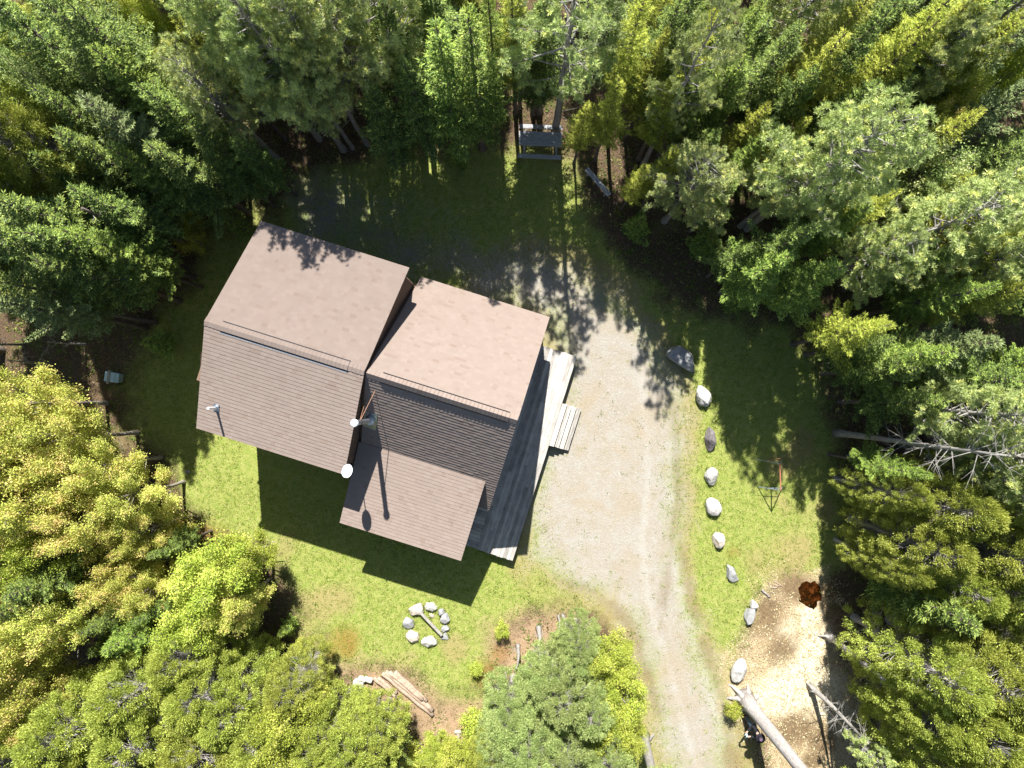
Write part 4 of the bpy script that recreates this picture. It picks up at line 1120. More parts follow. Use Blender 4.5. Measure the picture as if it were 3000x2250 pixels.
# ------------------------------------------------------------------ pale box with a board on the lid
xc = G(328, 1105, .4); bx = empty('storage_box', (xc.x, xc.y, gz(xc.x, xc.y)), R_(-9)); tag(bx, 'pale blue-white box with a board on its lid, left of the cabin', 'box')
M['box_blue'] = simple('pale_blue_plastic', (0.42, 0.60, 0.66), .4, var=.05, bump=.05, spec=.5); M['box_green'] = simple('pale_green_plastic', (0.36, 0.48, 0.44), .45, var=.05, bump=.05)
mb = MB(); mb.box8([Vector(q) for q in ((-.24,-.17,0),(.24,-.17,0),(.24,.17,0),(-.24,.17,0),(-.27,-.20,.42),(.27,-.20,.42),(.27,.20,.42),(-.27,.20,.42))]); o = mb.build('body', M['box_green'], None, bevel=.01); o.parent = bx
mb = MB(); mb.box8([Vector(q) for q in ((-.29,-.21,.422),(.15,-.21,.422),(.15,.21,.422),(-.29,.21,.422),(-.28,-.20,.48),(.14,-.20,.48),(.14,.20,.48),(-.28,.20,.48))]); mb.box8([Vector(q) for q in ((.153,-.21,.422),(.29,-.20,.422),(.29,.20,.422),(.153,.21,.422),(.153,-.19,.475),(.27,-.18,.44),(.27,.18,.44),(.153,.19,.475))]); o = mb.build('lid', M['box_blue'], None, bevel=.006); o.parent = bx
brd = MB(); 
for k in range(1): brd.box((0, 0, 0), (.105, .56, .025))
o = brd.build('board', M['wood_grey'], None, bevel=.004); o.location = (xc.x - .105, xc.y + .01, .498 + gz(xc.x, xc.y)); o.rotation_euler = (0, 0, R_(-9)); tag(o, 'short grey board lying across the lid of the pale box', 'board')

# ------------------------------------------------------------------ swing frame (small sawhorse-like pipe frame)
M['red_pipe'] = simple('orange_red_pipe', (0.40, 0.15, 0.09), .4, var=.25, scale=20); M['grey_pipe'] = simple('blue_grey_pipe', (0.34, 0.40, 0.46), .4, .5)
zt = 1.18; t0 = G(2285, 1358, zt); t1 = G(2287, 1437, zt)
sw = empty('pipe_frame', ((t0.x + t1.x) / 2, (t0.y + t1.y) / 2, 0)); tag(sw, 'small A-legged pipe frame with an orange-red top rail on the lawn', 'swing frame')
def pipe(name, a, b, r, mat):
    o = MB().tube([Vector(a) - sw.location, Vector(b) - sw.location], r, 10).build(name, mat, None, smooth=False); o.parent = sw; return o
pipe('top_rail', t0, t1, .024, M['red_pipe'])
for i, t_ in enumerate((t0, t1)):
    for s in (-1, 1):
        ft = Vector((t_.x + s * .52, t_.y + (.06 if i == 0 else -.0), 0)); pipe('leg', t_ + Vector((0, 0, -.02)), ft, .019, M['grey_pipe'])
    c0 = t_.lerp(Vector((t_.x - .52, t_.y, 0)), .62); c1 = t_.lerp(Vector((t_.x + .52, t_.y, 0)), .62)
    if i == 1: pipe('brace', c0, c1, .012, M['grey_pipe'])
a_ = G(2250, 1349, .75); b_ = G(2287, 1343, .75); pipe('side_rail', a_, b_, .014, M['red_pipe'])

# ------------------------------------------------------------------ leaning grey panels by the copse
def panel(p4, label):
    """p4: four photo corners with heights"""
    q = [G(*p_) for p_ in p4]; c = sum(q, Vector()) / 4; e = empty('slatted_panel', (c.x, c.y, 0)); tag(e, label, 'wooden panel', 'grey panels leaning by the copse')
    q = [p_ - Vector((c.x, c.y, 0)) for p_ in q]; n = (q[1] - q[0]).cross(q[3] - q[0]).normalized() * .02
    mb = MB()
    for i in range(4): mb.tube([q[i], q[(i+1) % 4]], .022, 6)
    o = mb.build('frame', M['wood_pale'], None); o.parent = e
    mb = MB(); K = 6
    for k in range(K):
        t0_, t1_ = (k + .08) / K, (k + .9) / K
        a, b, c2, d2 = q[0].lerp(q[3], t0_), q[1].lerp(q[2], t0_), q[1].lerp(q[2], t1_), q[0].lerp(q[3], t1_)
        mb.box8([a - n * .4, b - n * .4, c2 - n * .4, d2 - n * .4, a + n * .4, b + n * .4, c2 + n * .4, d2 + n * .4])
    o = mb.build('slats', M['wood_grey'], None); o.parent = e
panel([(1481,1967,.75),(1484,2000,.75),(1460,2032,.1),(1460,1998,.1)], 'upper grey slatted panel leaning against the left side of the lower copse')
panel([(1459,2003,.5),(1459,2030,.5),(1443,2040,.06),(1447,2022,.06)], 'small grey panel touching the lower left of the upper slatted one')
panel([(1428,2072,.7),(1433,2086,.7),(1405,2135,.1),(1400,2106,.1)], 'lower grey slatted panel leaning among the leaves, nearest the picture\'s lower edge')

# ------------------------------------------------------------------ person (drone pilot, dark clothes)
def skin_body(name, pts, edges, mat, root=0, sub=2, parent=None):
    me = bpy.data.meshes.new(name); me.from_pydata([p_[0] for p_ in pts], edges, [])
    o = bpy.data.objects.new(name, me); link(o, parent)
    sk = o.modifiers.new('skin', 'SKIN'); sk.use_smooth_shade = True
    for i, p_ in enumerate(pts):
        sv = me.skin_vertices[0].data[i]; r = p_[1]; sv.radius = r if isinstance(r, tuple) else (r, r); sv.use_root = (i == root)
    s2 = o.modifiers.new('sub', 'SUBSURF'); s2.levels = sub; s2.render_levels = sub
    me.materials.append(mat); return o
pp = G(2227, 2160, 1.62); per = empty('person', (pp.x, pp.y, gz(pp.x, pp.y)), R_(205))
tag(per, 'person in black jacket, dark hat and jeans standing in the trunk shadow', 'person')
M['skin'] = simple('skin', (0.55, 0.34, 0.25), .55, var=.05, bump=0); M['jacket'] = simple('black_jacket', (0.014, 0.015, 0.02), .8, var=.2)
M['jeans'] = simple('blue_jeans', (0.10, 0.16, 0.24), .85, var=.25); M['hat'] = simple('dark_hat', (0.016, 0.014, 0.02), .75); M['mauve'] = simple('mauve_cloth', (0.13, 0.085, 0.13), .8); M['shoe'] = simple('brown_shoe', (0.06, 0.04, 0.03), .7)
# local frame: facing +x; body (skin) is one surface, clothes are children
body_pts = [((0,0,.95),.10), ((0,0,1.15),.095), ((0,0,1.36),(.12,.10)), ((.01,0,1.47),.055), ((.02,0,1.53),.06), ((.03,0,1.60),(.085,.078)), ((.03,0,1.68),(.095,.085)), ((.02,0,1.76),.06),
    ((0,.17,1.38),.05), ((.05,.24,1.14),.042), ((.27,.13,1.10),.032), ((.34,.10,1.11),.028), ((0,-.17,1.38),.05), ((.05,-.24,1.14),.042), ((.27,-.13,1.10),.032), ((.34,-.10,1.11),.028),
    ((0,.09,.88),.08), ((.02,.11,.48),.055), ((0,.12,.09),.04), ((.13,.13,.04),.035), ((0,-.09,.88),.08), ((.03,-.11,.48),.055), ((0,-.12,.09),.04), ((.13,-.14,.04),.035)]
ed = [(0,1),(1,2),(2,3),(3,4),(4,5),(5,6),(6,7),(2,8),(8,9),(9,10),(10,11),(2,12),(12,13),(13,14),(14,15),(0,16),(16,17),(17,18),(18,19),(0,20),(20,21),(21,22),(22,23)]
for s, rt in ((1, 11), (-1, 15)):
    base_ = Vector(body_pts[rt][0])
    for k in range(4):
        y = (-.024 + .016 * k); L2 = (.045, .052, .050, .040)[k]
        i0 = len(body_pts)
        body_pts.append((tuple(base_ + Vector((.035, y, -.004))), .009)); body_pts.append((tuple(base_ + Vector((.035 + L2 * .6, y - s * .012, -.012))), .008)); body_pts.append((tuple(base_ + Vector((.035 + L2 * .7, y - s * .030, -.028))), .007))
        ed += [(rt, i0), (i0, i0+1), (i0+1, i0+2)]
    i0 = len(body_pts); body_pts.append((tuple(base_ + Vector((.015, -s * .030, .012))), .010)); body_pts.append((tuple(base_ + Vector((.045, -s * .040, .020))), .008)); ed += [(rt, i0), (i0, i0+1)]
skin_body('body', body_pts, ed, M['skin'], parent=per)
# face: nose, brows, ears
mb = MB(); mb.tube([(.125,0,1.69),(.142,0,1.655),(.122,0,1.645)], [.008,.014,.01], 8); mb.tube([(.113,-.028,1.605),(.122,0,1.602),(.113,.028,1.605)], [.004,.007,.004], 6)
for s in (-1, 1): mb.tube([(.02, s*.092, 1.69),(.015, s*.104, 1.665),(.022, s*.094, 1.63)], [.012,.016,.009], 8)
mb.build('face_features', M['skin'], None, smooth=True).parent = per
mb = MB()
for s in (-1, 1): mb.tube([(.112, s*.032, 1.675),(.122, s*.032, 1.675)], .009, 8)
mb.build('eyes', M['dark_metal'], None).parent = per
skin_body('jacket', [((0,0,.86),(.15,.17)), ((0,0,1.08),(.135,.165)), ((0,0,1.30),(.14,.18)), ((0,0,1.43),(.09,.10)), ((0,.19,1.37),.078), ((.05,.26,1.14),.064), ((.30,.115,1.10),.044), ((0,-.19,1.37),.078), ((.05,-.26,1.14),.064), ((.30,-.115,1.10),.044)],
    [(0,1),(1,2),(2,3),(2,4),(4,5),(5,6),(2,7),(7,8),(8,9)], M['jacket'], parent=per)
skin_body('trousers', [((0,0,.95),(.14,.15)), ((0,.10,.84),.105), ((.02,.115,.48),.078), ((0,.12,.10),.068), ((0,-.10,.84),.105), ((.03,-.115,.48),.078), ((0,-.12,.10),.068)], [(0,1),(1,2),(2,3),(0,4),(4,5),(5,6)], M['jeans'], parent=per)
for s in (-1, 1): skin_body('shoe', [((-.04, s*.12, .05),.05), ((.06, s*.125, .05),.052), ((.16, s*.135, .035),.04)], [(0,1),(1,2)], M['shoe'], parent=per)
mb = MB()
mb.tube([(.02,0,1.715),(.02,0,1.72),(.02,0,1.735)], [.15,.20,.13], 28, cap=True)
mb.tube([(.02,0,1.735),(.02,0,1.80),(.02,0,1.835)], [.118,.108,.06], 24)
ht_ = mb.build('hat', M['hat'], None, smooth=True); ht_.parent = per
mb = MB(); mb.tube([(.03,0,1.836),(.03,0,1.845)], [.062,.05], 16); o = mb.build('hat_patch', M['mauve'], None); o.parent = ht_
ct = MB(); ct.box((0,0,0), (.08,.13,.03)); ct.tube([(.03,.05,.01),(.09,.06,.05)], .006, 6); ct.tube([(.03,-.05,.01),(.09,-.06,.05)], .006, 6); ct.box((.01,0,.024), (.065,.09,.008))
o = ct.build('controller', M['box_blue'], None, bevel=.004); Rm = Matrix.Rotation(R_(205), 4, 'Z'); o.matrix_world = Matrix.Translation(per.location + (Rm @ Vector((.40, 0, 1.115)))) @ Rm
tag(o, 'small whitish remote controller held by the person in black', 'controller')

# ------------------------------------------------------------------ trees
def proto(kind, fn, n, **kw):
    out = []
    for _ in range(n):
        (tv, tf), (V, Fq, rnd, tip) = fn(**kw)
        h = kw['h']; r = kw['r']
        tm = mesh_np('trunk', tv, tf, M['bark_fir'], smooth=True)
        cm = mesh_np('crown', V, Fq, M['dark_fir'], {'rnd': ('FACE', rnd), 'tip': ('FACE', tip)})
        out.append((tm, cm, h, r))
    return out
PR = {
    'fir': proto('fir', make_fir, 4, h=9.5, r=1.75, cb=.36),
    'firslim': proto('firslim', make_fir, 2, h=9.0, r=1.15, cb=.28, power=.8, droop=.3, dens=.95),
    'shag': proto('shag', make_fir, 3, h=9.5, r=1.6, cb=.36, finger=.13, width=.026, droop=-.05, irregular=.4, dens=1.15),
    'pine': proto('pine', make_pine, 3, h=10.5, r=2.3),
    'pinesparse': proto('pinesparse', make_pine, 1, h=10.5, r=2.3, sparse=True, cb=.45),
    'cedar': proto('cedar', make_cedar, 3, h=8.0, r=2.0),
    'maple': proto('maple', make_leafy, 3, h=7.0, r=2.2, ncl=2200, per=14, leaf=.080, tips=.20),
    'lime': proto('lime', make_leafy, 2, h=5.0, r=1.6, ncl=1800, per=14, leaf=.068, tips=.2),
    'birch': proto('birch', make_leafy, 1, h=6.0, r=1.3, ncl=700, per=9, leaf=.075, tips=.3, airy=1.0),
    'sapling': proto('sapling', make_fir, 2, h=2.6, r=.85, cb=.05, finger=.12, width=.04),
    'bush': proto('bush', make_leafy, 2, h=1.4, r=.8, cb=.05, ncl=420, per=9, leaf=.08, tips=.3),
}
# kind -> (prototype, leaf material, bark, words, category)
KIND = {
    'F': ('fir', 'dark_fir', 'bark_fir', 'dark green fir', 'fir tree'),
    'G': ('fir', 'green_fir', 'bark_fir', 'mid green fir', 'fir tree'),
    'S': ('firslim', 'green_fir', 'bark_fir', 'slim bright green fir', 'fir tree'),
    'D': ('firslim', 'dark_fir', 'bark_fir', 'slim dark green fir', 'fir tree'),
    'B': ('fir', 'blue_fir', 'bark_fir', 'bluish green fir', 'fir tree'),
    'O': ('shag', 'olive_spruce', 'bark_fir', 'olive yellow spruce', 'spruce tree'),
    'P': ('pine', 'pine', 'bark_pine', 'pale fluffy pine', 'pine tree'),
    'Q': ('pinesparse', 'pine', 'bark_pine', 'sparse grey-limbed pine', 'pine tree'),
    'C': ('cedar', 'cedar', 'bark_cedar', 'yellow-green clumpy cedar', 'cedar tree'),
    'M': ('maple', 'maple', 'bark_birch', 'orange-tipped yellow maple', 'maple tree'),
    'Y': ('lime', 'lime', 'bark_birch', 'lime green leafy tree', 'leafy tree'),
    'W': ('birch', 'birch', 'bark_birch', 'pale airy birch', 'birch tree'),
    'H': ('cedar', 'hemlock', 'bark_cedar', 'grey-green bushy hemlock', 'hemlock tree'),
    's': ('sapling', 'green_fir', 'bark_fir', 'small green fir sapling', 'sapling'),
    'b': ('bush', 'lime', 'bark_birch', 'low lime green bush', 'bush'),
    'm': ('bush', 'maple', 'bark_birch', 'low yellow-orange bush', 'bush'),
}
T_ = """
F 60 60 10.5 1.9|F 200 20 10 1.8|F 316 125 10 1.9|F 45 190 9 1.6|F 235 90 10.5 1.7|Y 407 60 6 1.1|Y 470 118 5.5 .9|Y 300 40 4.5 .9|G 551 20 10 1.4
O 560 110 9.5 1.0|O 669 55 10 1.1|P 730 130 11 2.3|P 860 60 11.5 2.3|P 833 200 11.8 1.7|P 931 186 11.6 1.4|P 740 160 11.8 1.5|P 1000 130 11 2.0|P 1130 40 11.5 1.9|P 640 300 9 1.6|P 925 275 8.5 1.2
G 384 225 9.5 1.6|F 480 300 8.5 1.4|B 330 350 9.5 1.5|F 610 400 7.5 1.3|F 500 470 8 1.6|G 400 480 8 1.3|m 506 316 3.5 .9|M 540 260 5.5 1.1|F 200 320 9.0 1.3|F 260 440 8.5 1.6|W 170 290 9.5 .8
C 60 395 10.5 1.8|C 160 470 9.8 1.5|C 20 480 10 1.6|F 100 620 9.5 2.0|F 30 720 9.5 2.0|G 280 710 8.5 1.3|F 180 700 9 1.9|F 200 790 8.8 1.5|G 350 760 7.5 1.0|F 60 830 9 1.3|B 30 890 9.5 1.3|F 290 590 8.5 1.4|F 640 480 6.5 1.0|F 720 440 6.5 1.0|F 560 560 5.5 .9
S 1285 78 9.4 1.15|S 1350 30 10.5 1.1|G 1440 10 10.5 1.0|O 1500 -20 10 1.2|Q 1690 -90 11 2.2|B 1790 10 10 1.3|B 1520 55 8.5 1.2|D 1600 -40 9 1.1|D 1075 270 6.8 1.0|D 1180 200 7.5 1.0|D 1400 140 7 1.0|D 1570 100 6.5 .8|F 1150 90 9 1.3
F 2020 20 10.4 1.5|O 2070 90 9.3 1.0|F 1960 90 9.4 1.3|Q 2127 15 12 1.4|O 1880 35 9.8 1.15|O 1935 140 8.6 .95|O 1805 268 7.6 .95|O 1715 330 6 .75|O 1975 250 8 1.1|O 1970 460 6.6 .8|O 1880 500 5.8 .7|B 2130 150 8.5 1.2|G 2181 100 9.2 1.2|F 2045 250 8.2 1.2|G 2136 240 8.4 1.3|O 2226 335 7.6 .9|F 2280 140 9.5 1.5|O 2340 375 7.4 .9|P 2362 10 10.5 1.9|O 2430 150 9.4 1.4|F 2340 260 8.4 1.3|F 2543 95 9.5 1.4|O 2497 50 10 1.2|O 2723 45 10.3 1.4|O 2678 130 9.8 1.3|O 2840 15 10.5 1.3|P 2975 20 10.8 1.5|F 2780 130 9.6 1.4
P 2680 215 9.8 1.5|O 2950 85 10 1.2|B 2930 140 9.7 1.3|Y 2930 240 8.2 .9|Y 2725 305 7.5 1.0|M 2700 400 7 1.0|O 2815 360 8.8 1.2|B 2935 300 9.2 1.4|P 2030 545 7.8 1.7|P 2410 500 12 2.2|P 2300 560 8.2 1.3|W 2452 390 7.5 .9|W 2680 530 7.6 1.2|O 2590 580 7.8 .9|O 2800 535 8 .8|F 2904 465 8.6 1.4|P 2730 670 10 2.2|P 2860 760 9.5 1.7|P 2560 760 8.4 1.5|O 2850 640 8.6 1.1|O 2960 700 9 1.2|F 2975 600 9.2 1.4|F 2500 300 8.4 1.3|F 2600 300 8.5 1.3|G 2200 440 7 1.1|F 2080 420 6.8 1.0|F 2130 570 6.5 1.0|G 2480 640 7.5 1.2
G 2260 780 7.6 1.5|G 2400 810 7.8 1.5|F 2330 700 8.8 1.3|F 2180 740 6 1.0|O 2570 960 8 1.2|O 2950 850 8.6 1.3|B 2814 1010 8.8 1.5|G 2700 1044 8.6 1.4|F 2972 1110 9 1.6|F 2640 1080 7.5 1.2|F 2560 1010 7 1.1|P 2830 1210 10.4 1.7|P 2960 1335 10.6 2.0|P 2880 1400 9.5 1.2|G 2655 1374 7.4 .9|F 2700 1180 7.4 1.3|F 2900 1190 8 1.4
C 2600 1440 6.8 .9|C 2740 1480 8.2 1.5|C 2900 1450 8.8 1.5|C 2680 1590 7.8 1.4|C 2870 1600 8.6 1.7|C 2600 1650 6.8 .8|C 2760 1700 7.8 1.3|C 2940 1720 8.6 1.5|D 2880 1830 8 1.2|C 2705 1945 8.2 1.55|C 2850 1960 8.8 1.8|C 2700 2070 8 1.3|C 2790 2090 8.8 1.8|C 2950 2080 9 1.7|C 2760 2220 8.6 1.5|C 2900 2230 9 1.8|P 2570 2230 6.5 .9|C 2980 1900 9 1.5
M 60 1185 8.2 1.5|M 185 1290 7.8 1.5|M 20 1330 8.5 1.7|M 290 1370 7 1.4|M 390 1450 6.2 1.3|M 130 1440 7.8 1.7|M 270 1520 7 1.4|M 20 1530 8 1.6|M 420 1560 5.6 1.0|Y 170 1620 7 1.1|F 100 1720 7.6 1.4|F 20 1790 8 1.3|M 210 1790 7 1.3|M 380 1690 6 1.1|M 450 1720 5.6 1.0|Y 640 1690 5.4 1.7|Y 720 1640 4.6 1.1|Y 590 1800 5.6 1.3|G 370 1880 6.4 1.3|F 300 1820 6.4 1.0|M 60 1990 8 1.4|M 60 1880 8 1.3|F 440 1800 5.8 .8|M 700 1760 5.0 1.1|M 130 2060 7.8 1.1|F 470 1620 5.0 .8
C 560 1910 6.4 1.3|C 420 2010 7.2 1.6|C 620 2010 6.8 1.5|C 250 2110 8 1.7|C 450 2140 7.8 1.8|C 700 2060 6.6 1.5|C 600 2190 7.8 1.7|C 90 2180 8.6 1.7|C 270 2250 8.6 1.8|C 860 2010 5.4 1.2|C 800 2130 6.6 1.5|C 780 2250 7.6 1.6|C 950 2150 6 1.3|C 1090 2165 5.4 1.1|C 1040 2210 6.6 1.5|Y 860 2110 6.6 1.2|Y 800 2210 7.2 1.0|B 160 2220 8.3 1.2|C 980 2250 7 1.4|B 380 2260 8.2 1.1
H 1700 1880 4.2 .9|H 1610 2000 4.8 1.1|H 1500 2080 5.0 1.2|H 1650 2020 5.8 1.4|H 1550 2180 6.4 1.6|H 1650 2200 6.6 1.4|Y 1770 1930 4.0 1.2|Y 1810 2030 4.4 1.2|Y 1780 2110 4.6 1.2|H 1780 2210 5.6 1.3|H 1720 2060 5.6 1.2|Y 1330 2220 3 1.0|Y 1280 2190 2.4 .7|H 1690 1920 4.2 .8|C 1440 2210 4.8 .8|H 1480 2230 6 1.2|Y 1840 2130 4.6 .7
s 1330 425 1.8 .5|s 660 640 2.2 .5|s 1880 640 2.4 .6|s 2090 690 2.2 .7|s 2200 870 1.8 .6|s 420 1000 2 .6|b 550 700 1.6 .6|b 560 650 1.2 .5|b 1385 2120 1.2 .6|b 1380 2190 1.2 .5|b 1230 2230 1.3 .7|b 2150 2080 .9 .35|m 520 1560 1.5 .7|m 560 1640 1.4 .6|b 880 1900 1.0 .4|s 860 1950 1.5 .5|m 160 1180 3 .8|s 820 1860 1.6 .4|b 1470 1850 .7 .35|b 1395 1960 .6 .3
"""
# extra trees that stand beyond the frame, for the shadows and for the look of the wood from the side
OUT = [(-17,17.5),(-13.5,17.8),(-10,17.2),(-6.5,17.8),(-2.8,17.2),(1.2,17.7),(5,17.3),(8.5,17.8),(12,17.3),(15.6,17.7),(19,17.2),(-15,21),(-9,21.5),(-3,21),(3,21.6),(9,21),(15,21.5),
       (-21.5,12),(-21,7),(-21.8,2),(-21.3,-3),(-21.6,-8),(-21,-13),(21.6,13),(21,8),(21.8,3),(21.2,-2),(21.7,-7),(21,-12),(-17,-18),(-11,-18.4),(-5,-18),(0,-18.3),(13,-18),(17.5,-17.5),(10.0,-19.5)]
REF = {'S': 1.0, 'D': 1.0, 's': 1.0, 'F': .82, 'G': .80, 'B': .82, 'O': .88, 'Q': 1.0}
LM = [('picnic table',1583,412),('plank bench',1750,530),('big blue-grey boulder',1996,1049),('swing frame',2270,1400),('rusty puddle',2375,1745),('curved snag',2372,2010),('fire ring',1250,1830),('log pile',1180,2020),
      ('pale box',328,1105),('top left image corner',0,0),('top right image corner',3000,0),('bottom left image corner',0,2250),('bottom right image corner',3000,2250),('cabin',1000,1100),('stout lower trunk',1885,2158),
      ('left edge centre',0,1125),('right edge centre',3000,1125),('top edge centre',1500,0),('slatted panels',1460,2010)]
DIRS = ['right of', 'up and right of', 'above', 'up and left of', 'left of', 'down and left of', 'below', 'down and right of']
ORD = ['nearest', 'second nearest', 'third nearest', 'fourth nearest', 'fifth nearest', 'sixth nearest', 'seventh nearest', 'eighth nearest', 'ninth nearest', 'tenth nearest', 'eleventh nearest', 'twelfth nearest']
items = []
for ln in T_.strip().split('\n'):
    for it in ln.split('|'):
        k, a, b, c, d = it.split(); items.append((k, float(a), float(b), float(c), float(d)))
_r = random.Random(5); bases = []
for (k, px, py, h, r) in items:
    q = G(px, py, h * REF.get(k, .62)); bases.append((q.x, q.y))
sdY = np.minimum(sdist(YARD, X, Y), 99); sdC = sdist(CHIPS, X, Y)
n_fill = 0
for _ in range(6000):
    if n_fill >= 135: break
    x = _r.uniform(-20.5, 20.5); y = _r.uniform(-15.5, 16.0)
    i_ = int((x - gx[0]) / cell); j_ = int((y - gy[0]) / cell)
    u_ = .954 * x - .300 * y; v_ = -.300 * x - .954 * y
    if sdY[j_, i_] > -1.6 or sdC[j_, i_] > -1.2 or sdD[j_, i_] > -2.5 or (-12.5 < u_ < 3 and -4.5 < v_ < 8): continue
    if -1.5 < y - G(1578, 1890).y < 6 and -8 < x < 4 and y < -4: continue
    if abs(x) < 5 and y < -8: continue
    if y > 9.5 and -2.5 < x < 3.5: continue
    if x < -12.5 and -2.5 < y < 3.6: continue
    if 12 < x < 15.5 and -5 < y < 1: continue
    if min((x - a) ** 2 + (y - b) ** 2 for a, b in bases) < 0.92 ** 2: continue
    bases.append((x, y)); n_fill += 1
    if y > 0 or (x > 0 and y > -4): k = _r.choice('FFDGOOBSDD'); h = _r.uniform(7, 9.5); r = _r.uniform(.85, 1.25)
    elif x > 0: k = _r.choice('CCFD'); h = _r.uniform(6, 8); r = _r.uniform(.9, 1.3)
    else: k = _r.choice('CYFMG'); h = _r.uniform(4.5, 6.5); r = _r.uniform(.8, 1.2)
    z_ = h * REF.get(k, .62); items.append((k, NX + x * F / (H - z_), NY - y * F / (H - z_), h, r))
def dir_of(px, py, l):
    a = math.degrees(math.atan2(-(py - l[2]), px - l[1])) % 360; return DIRS[int((a + 22.5) // 45) % 8]
labels = []
for i, (k, px, py, h, r) in enumerate(items):
    l = min(LM, key=lambda q: math.hypot(q[1] - px, q[2] - py)); D0 = math.hypot(l[1] - px, l[2] - py)
    dr = dir_of(px, py, l)
    rank = sum(1 for j, q in enumerate(items) if j != i and q[0] == k and dir_of(q[1], q[2], l) == dr and math.hypot(q[1] - l[1], q[2] - l[2]) < D0)
    words = KIND[k][3]
    edge_ = 'edge centre' in l[0] or 'corner' in l[0]
    labels.append(f"{words}, {ORD[min(rank, 11)]} {dr} the {l[0]}" if k not in 'sbm' else f"{words}, {ORD[min(rank, 11)]} {dr} the {l[0]}")
def plant(k, x, y, h, r, label, group):
    pn, lm, bk, words, cat = KIND[k]
    tm, cm, ph, pr = PR[pn][rs.randint(len(PR[pn]))]
    e = empty(words.split(' with ')[0].split(' ')[-1] + ('_tree' if k not in 'sbm' else ''), (x, y, gz(x, y)), rs.uniform(0, 6.283))
    e.scale = (r / pr, r / pr, h / ph)
    for nm, me, mt in (('trunk', tm, M[bk]), ('crown', cm, M[lm])):
        o = bpy.data.objects.new(nm, me); link(o, e); o.material_slots[0].link = 'OBJECT'; o.material_slots[0].material = mt
    tag(e, label, cat, group)
for (k, px, py, h, r), lb_ in zip(items, labels):
    if k in 'FGBO': r *= .84
    p_ = G(px, py, h * REF.get(k, .62))
    plant(k, p_.x, p_.y, h, r, lb_, KIND[k][4] + 's of the wood')
for i, (x, y) in enumerate(OUT):
    k = 'FGPFCFBF'[i % 8] if y > -15 else 'CFPM'[i % 4]
    plant(k, x + rs.normal() * .5, y + rs.normal() * .4, rs.uniform(8.5, 11), rs.uniform(1.5, 2.0), KIND[k][3] + ' in the outer rows of the wood beyond the picture edge', 'trees beyond the picture edge, ' + KIND[k][3])

# crowns of the two trunks that leave the picture at its lower edge
for nm, tip_, off, rr, mt in (('big_tree', G(2590, 2560, 8.6), 5.4, 1.0, 'cedar'), ('stout_tree', G(1945, 2420, 7.0), 4.6, .62, 'hemlock')):
    par = bpy.data.objects[nm]; o = bpy.data.objects.new('crown', PR['cedar'][0][1]); link(o, par)
    o.location = (tip_.x - par.location.x, tip_.y - par.location.y, off - .6); o.scale = (rr, rr, .72)
    o.material_slots[0].link = 'OBJECT'; o.material_slots[0].material = M[mt]

# ------------------------------------------------------------------ small stuff on the ground
def scatter(name, n, wfun, mat, L, W, flat=.5, up=0.0, zoff=.01, xr=(-24, 23.5), yr=(-17.5, 18.5), clump=1, spread=.1, label=None):
    x = rs.uniform(xr[0], xr[1], n * 6); y = rs.uniform(yr[0], yr[1], n * 6)
    keep = rs.rand(n * 6) < wfun(x, y); x = x[keep][:n]; y = y[keep][:n]
    # (kept off the house footprint)
    u = .954 * x - .300 * y; v = -.300 * x - .954 * y
    out = ~((u > -10.45) & (u < 1.7) & (v > -3.0) & (v < 6.6)); x, y = x[out], y[out]
    n = len(x); z = wat(Z, x, y)
    P = np.repeat(np.stack([x, y, z + zoff], 1), clump, 0); k = n * clump
    if clump > 1: P[:, :2] += rs.normal(size=(k, 2)) * spread
    d = rs.normal(size=(k, 3)); d[:, 2] = np.abs(d[:, 2]) * flat + up; D = norm(d)
    Nn = norm(rs.normal(size=(k, 3)) * .5 + np.array([0, 0, 1.0]))
    Ls = rs.uniform(L[0], L[1], k); Ws = rs.uniform(W[0], W[1], k)
    V, Fq, r_, t_ = kites(P, D, Ls, Ws, Nn, np.clip(.5 * np.repeat(rs.rand(n), clump) + .5 * rs.rand(k), 0, 1))
    me = mesh_np(name, V, Fq, mat, {'rnd': ('FACE', r_), 'tip': ('FACE', t_)})
    o = link(bpy.data.objects.new(name, me)); tag(o, label, None, None, 'stuff'); return o
M['blade'] = leaf_mat('grass_blades', [(0, (0.085, 0.12, 0.018)), (0.5, (0.20, 0.245, 0.044)), (0.85, (0.33, 0.345, 0.10)), (1, (0.44, 0.42, 0.19))], .3, objvar=0)
M['fern'] = leaf_mat('undergrowth_leaves', [(0, (0.05, 0.085, 0.012)), (0.6, (0.12, 0.165, 0.025)), (1, (0.24, 0.26, 0.04))], .3, objvar=0)
M['chipm'] = leaf_mat('chip_wood', [(0, (0.13, 0.08, 0.04)), (0.4, (0.30, 0.235, 0.15)), (1, (0.50, 0.46, 0.36))], .0, objvar=0)
M['litterm'] = leaf_mat('dead_leaves', [(0, (0.045, 0.028, 0.015)), (0.5, (0.13, 0.085, 0.045)), (1, (0.33, 0.24, 0.14))], .1, objvar=0)
M['stonem'] = leaf_mat('loose_stones', [(0, (0.15, 0.14, 0.125)), (0.6, (0.30, 0.28, 0.25)), (1, (0.48, 0.46, 0.43))], .0, objvar=0)
gw = lambda x, y: np.clip(wat(w_yard, x, y) - wat(w_grav, x, y) - wat(w_chip, x, y) - .7 * wat(w_need, x, y), 0, 1)
scatter('grass', 26000, gw, M['blade'], (.05, .11), (.010, .018), flat=.5, up=.5, clump=5, spread=.035, label='short lawn grass with paler dry blades')
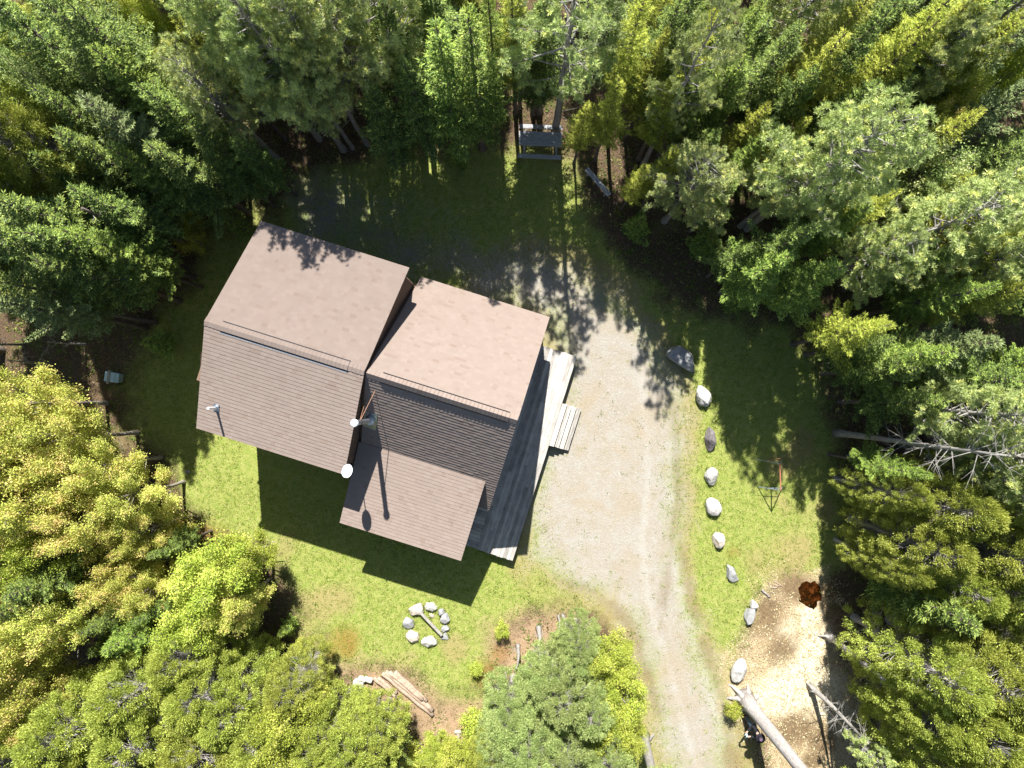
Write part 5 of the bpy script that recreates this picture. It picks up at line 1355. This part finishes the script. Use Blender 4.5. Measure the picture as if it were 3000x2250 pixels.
scatter('weeds', 1500, lambda x, y: np.clip(wat(w_grav, x, y) * .35 + wat(w_need, x, y) * .9 + .35 * wat(w_grit, x, y), 0, 1) * (wat(mid3, x, y) > .46), M['fern'], (.03, .07), (.02, .035), flat=.3, clump=6, spread=.06, label='small weeds in the gravel and worn ground')
fw = lambda x, y: np.clip(1 - wat(w_yard, x, y) - wat(w_grav, x, y) - wat(w_chip, x, y), 0, 1)
scatter('undergrowth', 5200, lambda x, y: fw(x, y) * (wat(mid2, x, y) > .42), M['fern'], (.07, .16), (.03, .06), flat=.6, up=.15, clump=9, spread=.16, label='low green undergrowth on the forest floor')
scatter('dead_leaves', 9000, lambda x, y: np.clip(fw(x, y) + .5 * wat(w_need, x, y), 0, 1), M['litterm'], (.05, .16), (.02, .05), flat=.15, clump=4, spread=.2, label='brown leaf and twig litter under the trees')
scatter('loose_wood_chips', 4500, lambda x, y: np.clip(wat(w_chip, x, y) - .8 * wat(w_wet, x, y), 0, 1) * (np.hypot((x - pc.x) * 1.1, y - pc.y) > .70), M['chipm'], (.04, .13), (.014, .035), flat=.25, clump=3, spread=.1, xr=(7, 17), yr=(-17.5, -6), label='scattered pale wood chips and splinters')
scatter('loose_stones', 1800, lambda x, y: np.clip(wat(w_grav, x, y) * .8, 0, 1), M['stonem'], (.02, .045), (.018, .035), flat=.3, clump=2, spread=.1, xr=(-8, 13), label='loose stones on the gravel')

stones = [o for o in COL.objects if o.get('category') == 'rock']
px_ = []; 
for o in stones:
    rx, ry = o.dimensions.x / 2, o.dimensions.y / 2; a0 = o.rotation_euler.z
    for _ in range(int(26 * (rx + ry))):
        t = rs.uniform(0, 6.283); k = rs.uniform(.92, 1.15); lx, ly = rx * k * math.cos(t), ry * k * math.sin(t)
        px_.append((o.location.x + lx * math.cos(a0) - ly * math.sin(a0), o.location.y + lx * math.sin(a0) + ly * math.cos(a0)))
px_ = np.array(px_); px_ = px_[rs.rand(len(px_)) < np.clip(1 - wat(w_chip, px_[:, 0], px_[:, 1]), .15, 1)]
k = 6; P = np.repeat(np.stack([px_[:, 0], px_[:, 1], wat(Z, px_[:, 0], px_[:, 1])], 1), k, 0); P[:, :2] += rs.normal(size=(len(P), 2)) * .025
D = rs.normal(size=P.shape) * .6; D[:, 2] = 1.0
V, Fq, r_, t_ = kites(P, D, rs.uniform(.08, .2, len(P)), rs.uniform(.012, .02, len(P)), rand_unit(len(P)) + np.array([0, 0, .5]), rs.rand(len(P)))
tag(link(bpy.data.objects.new('tall_grass', mesh_np('tall_grass', V, Fq, M['blade'], {'rnd': ('FACE', r_), 'tip': ('FACE', t_)}))), 'longer uncut grass growing round the stones', kind='stuff')
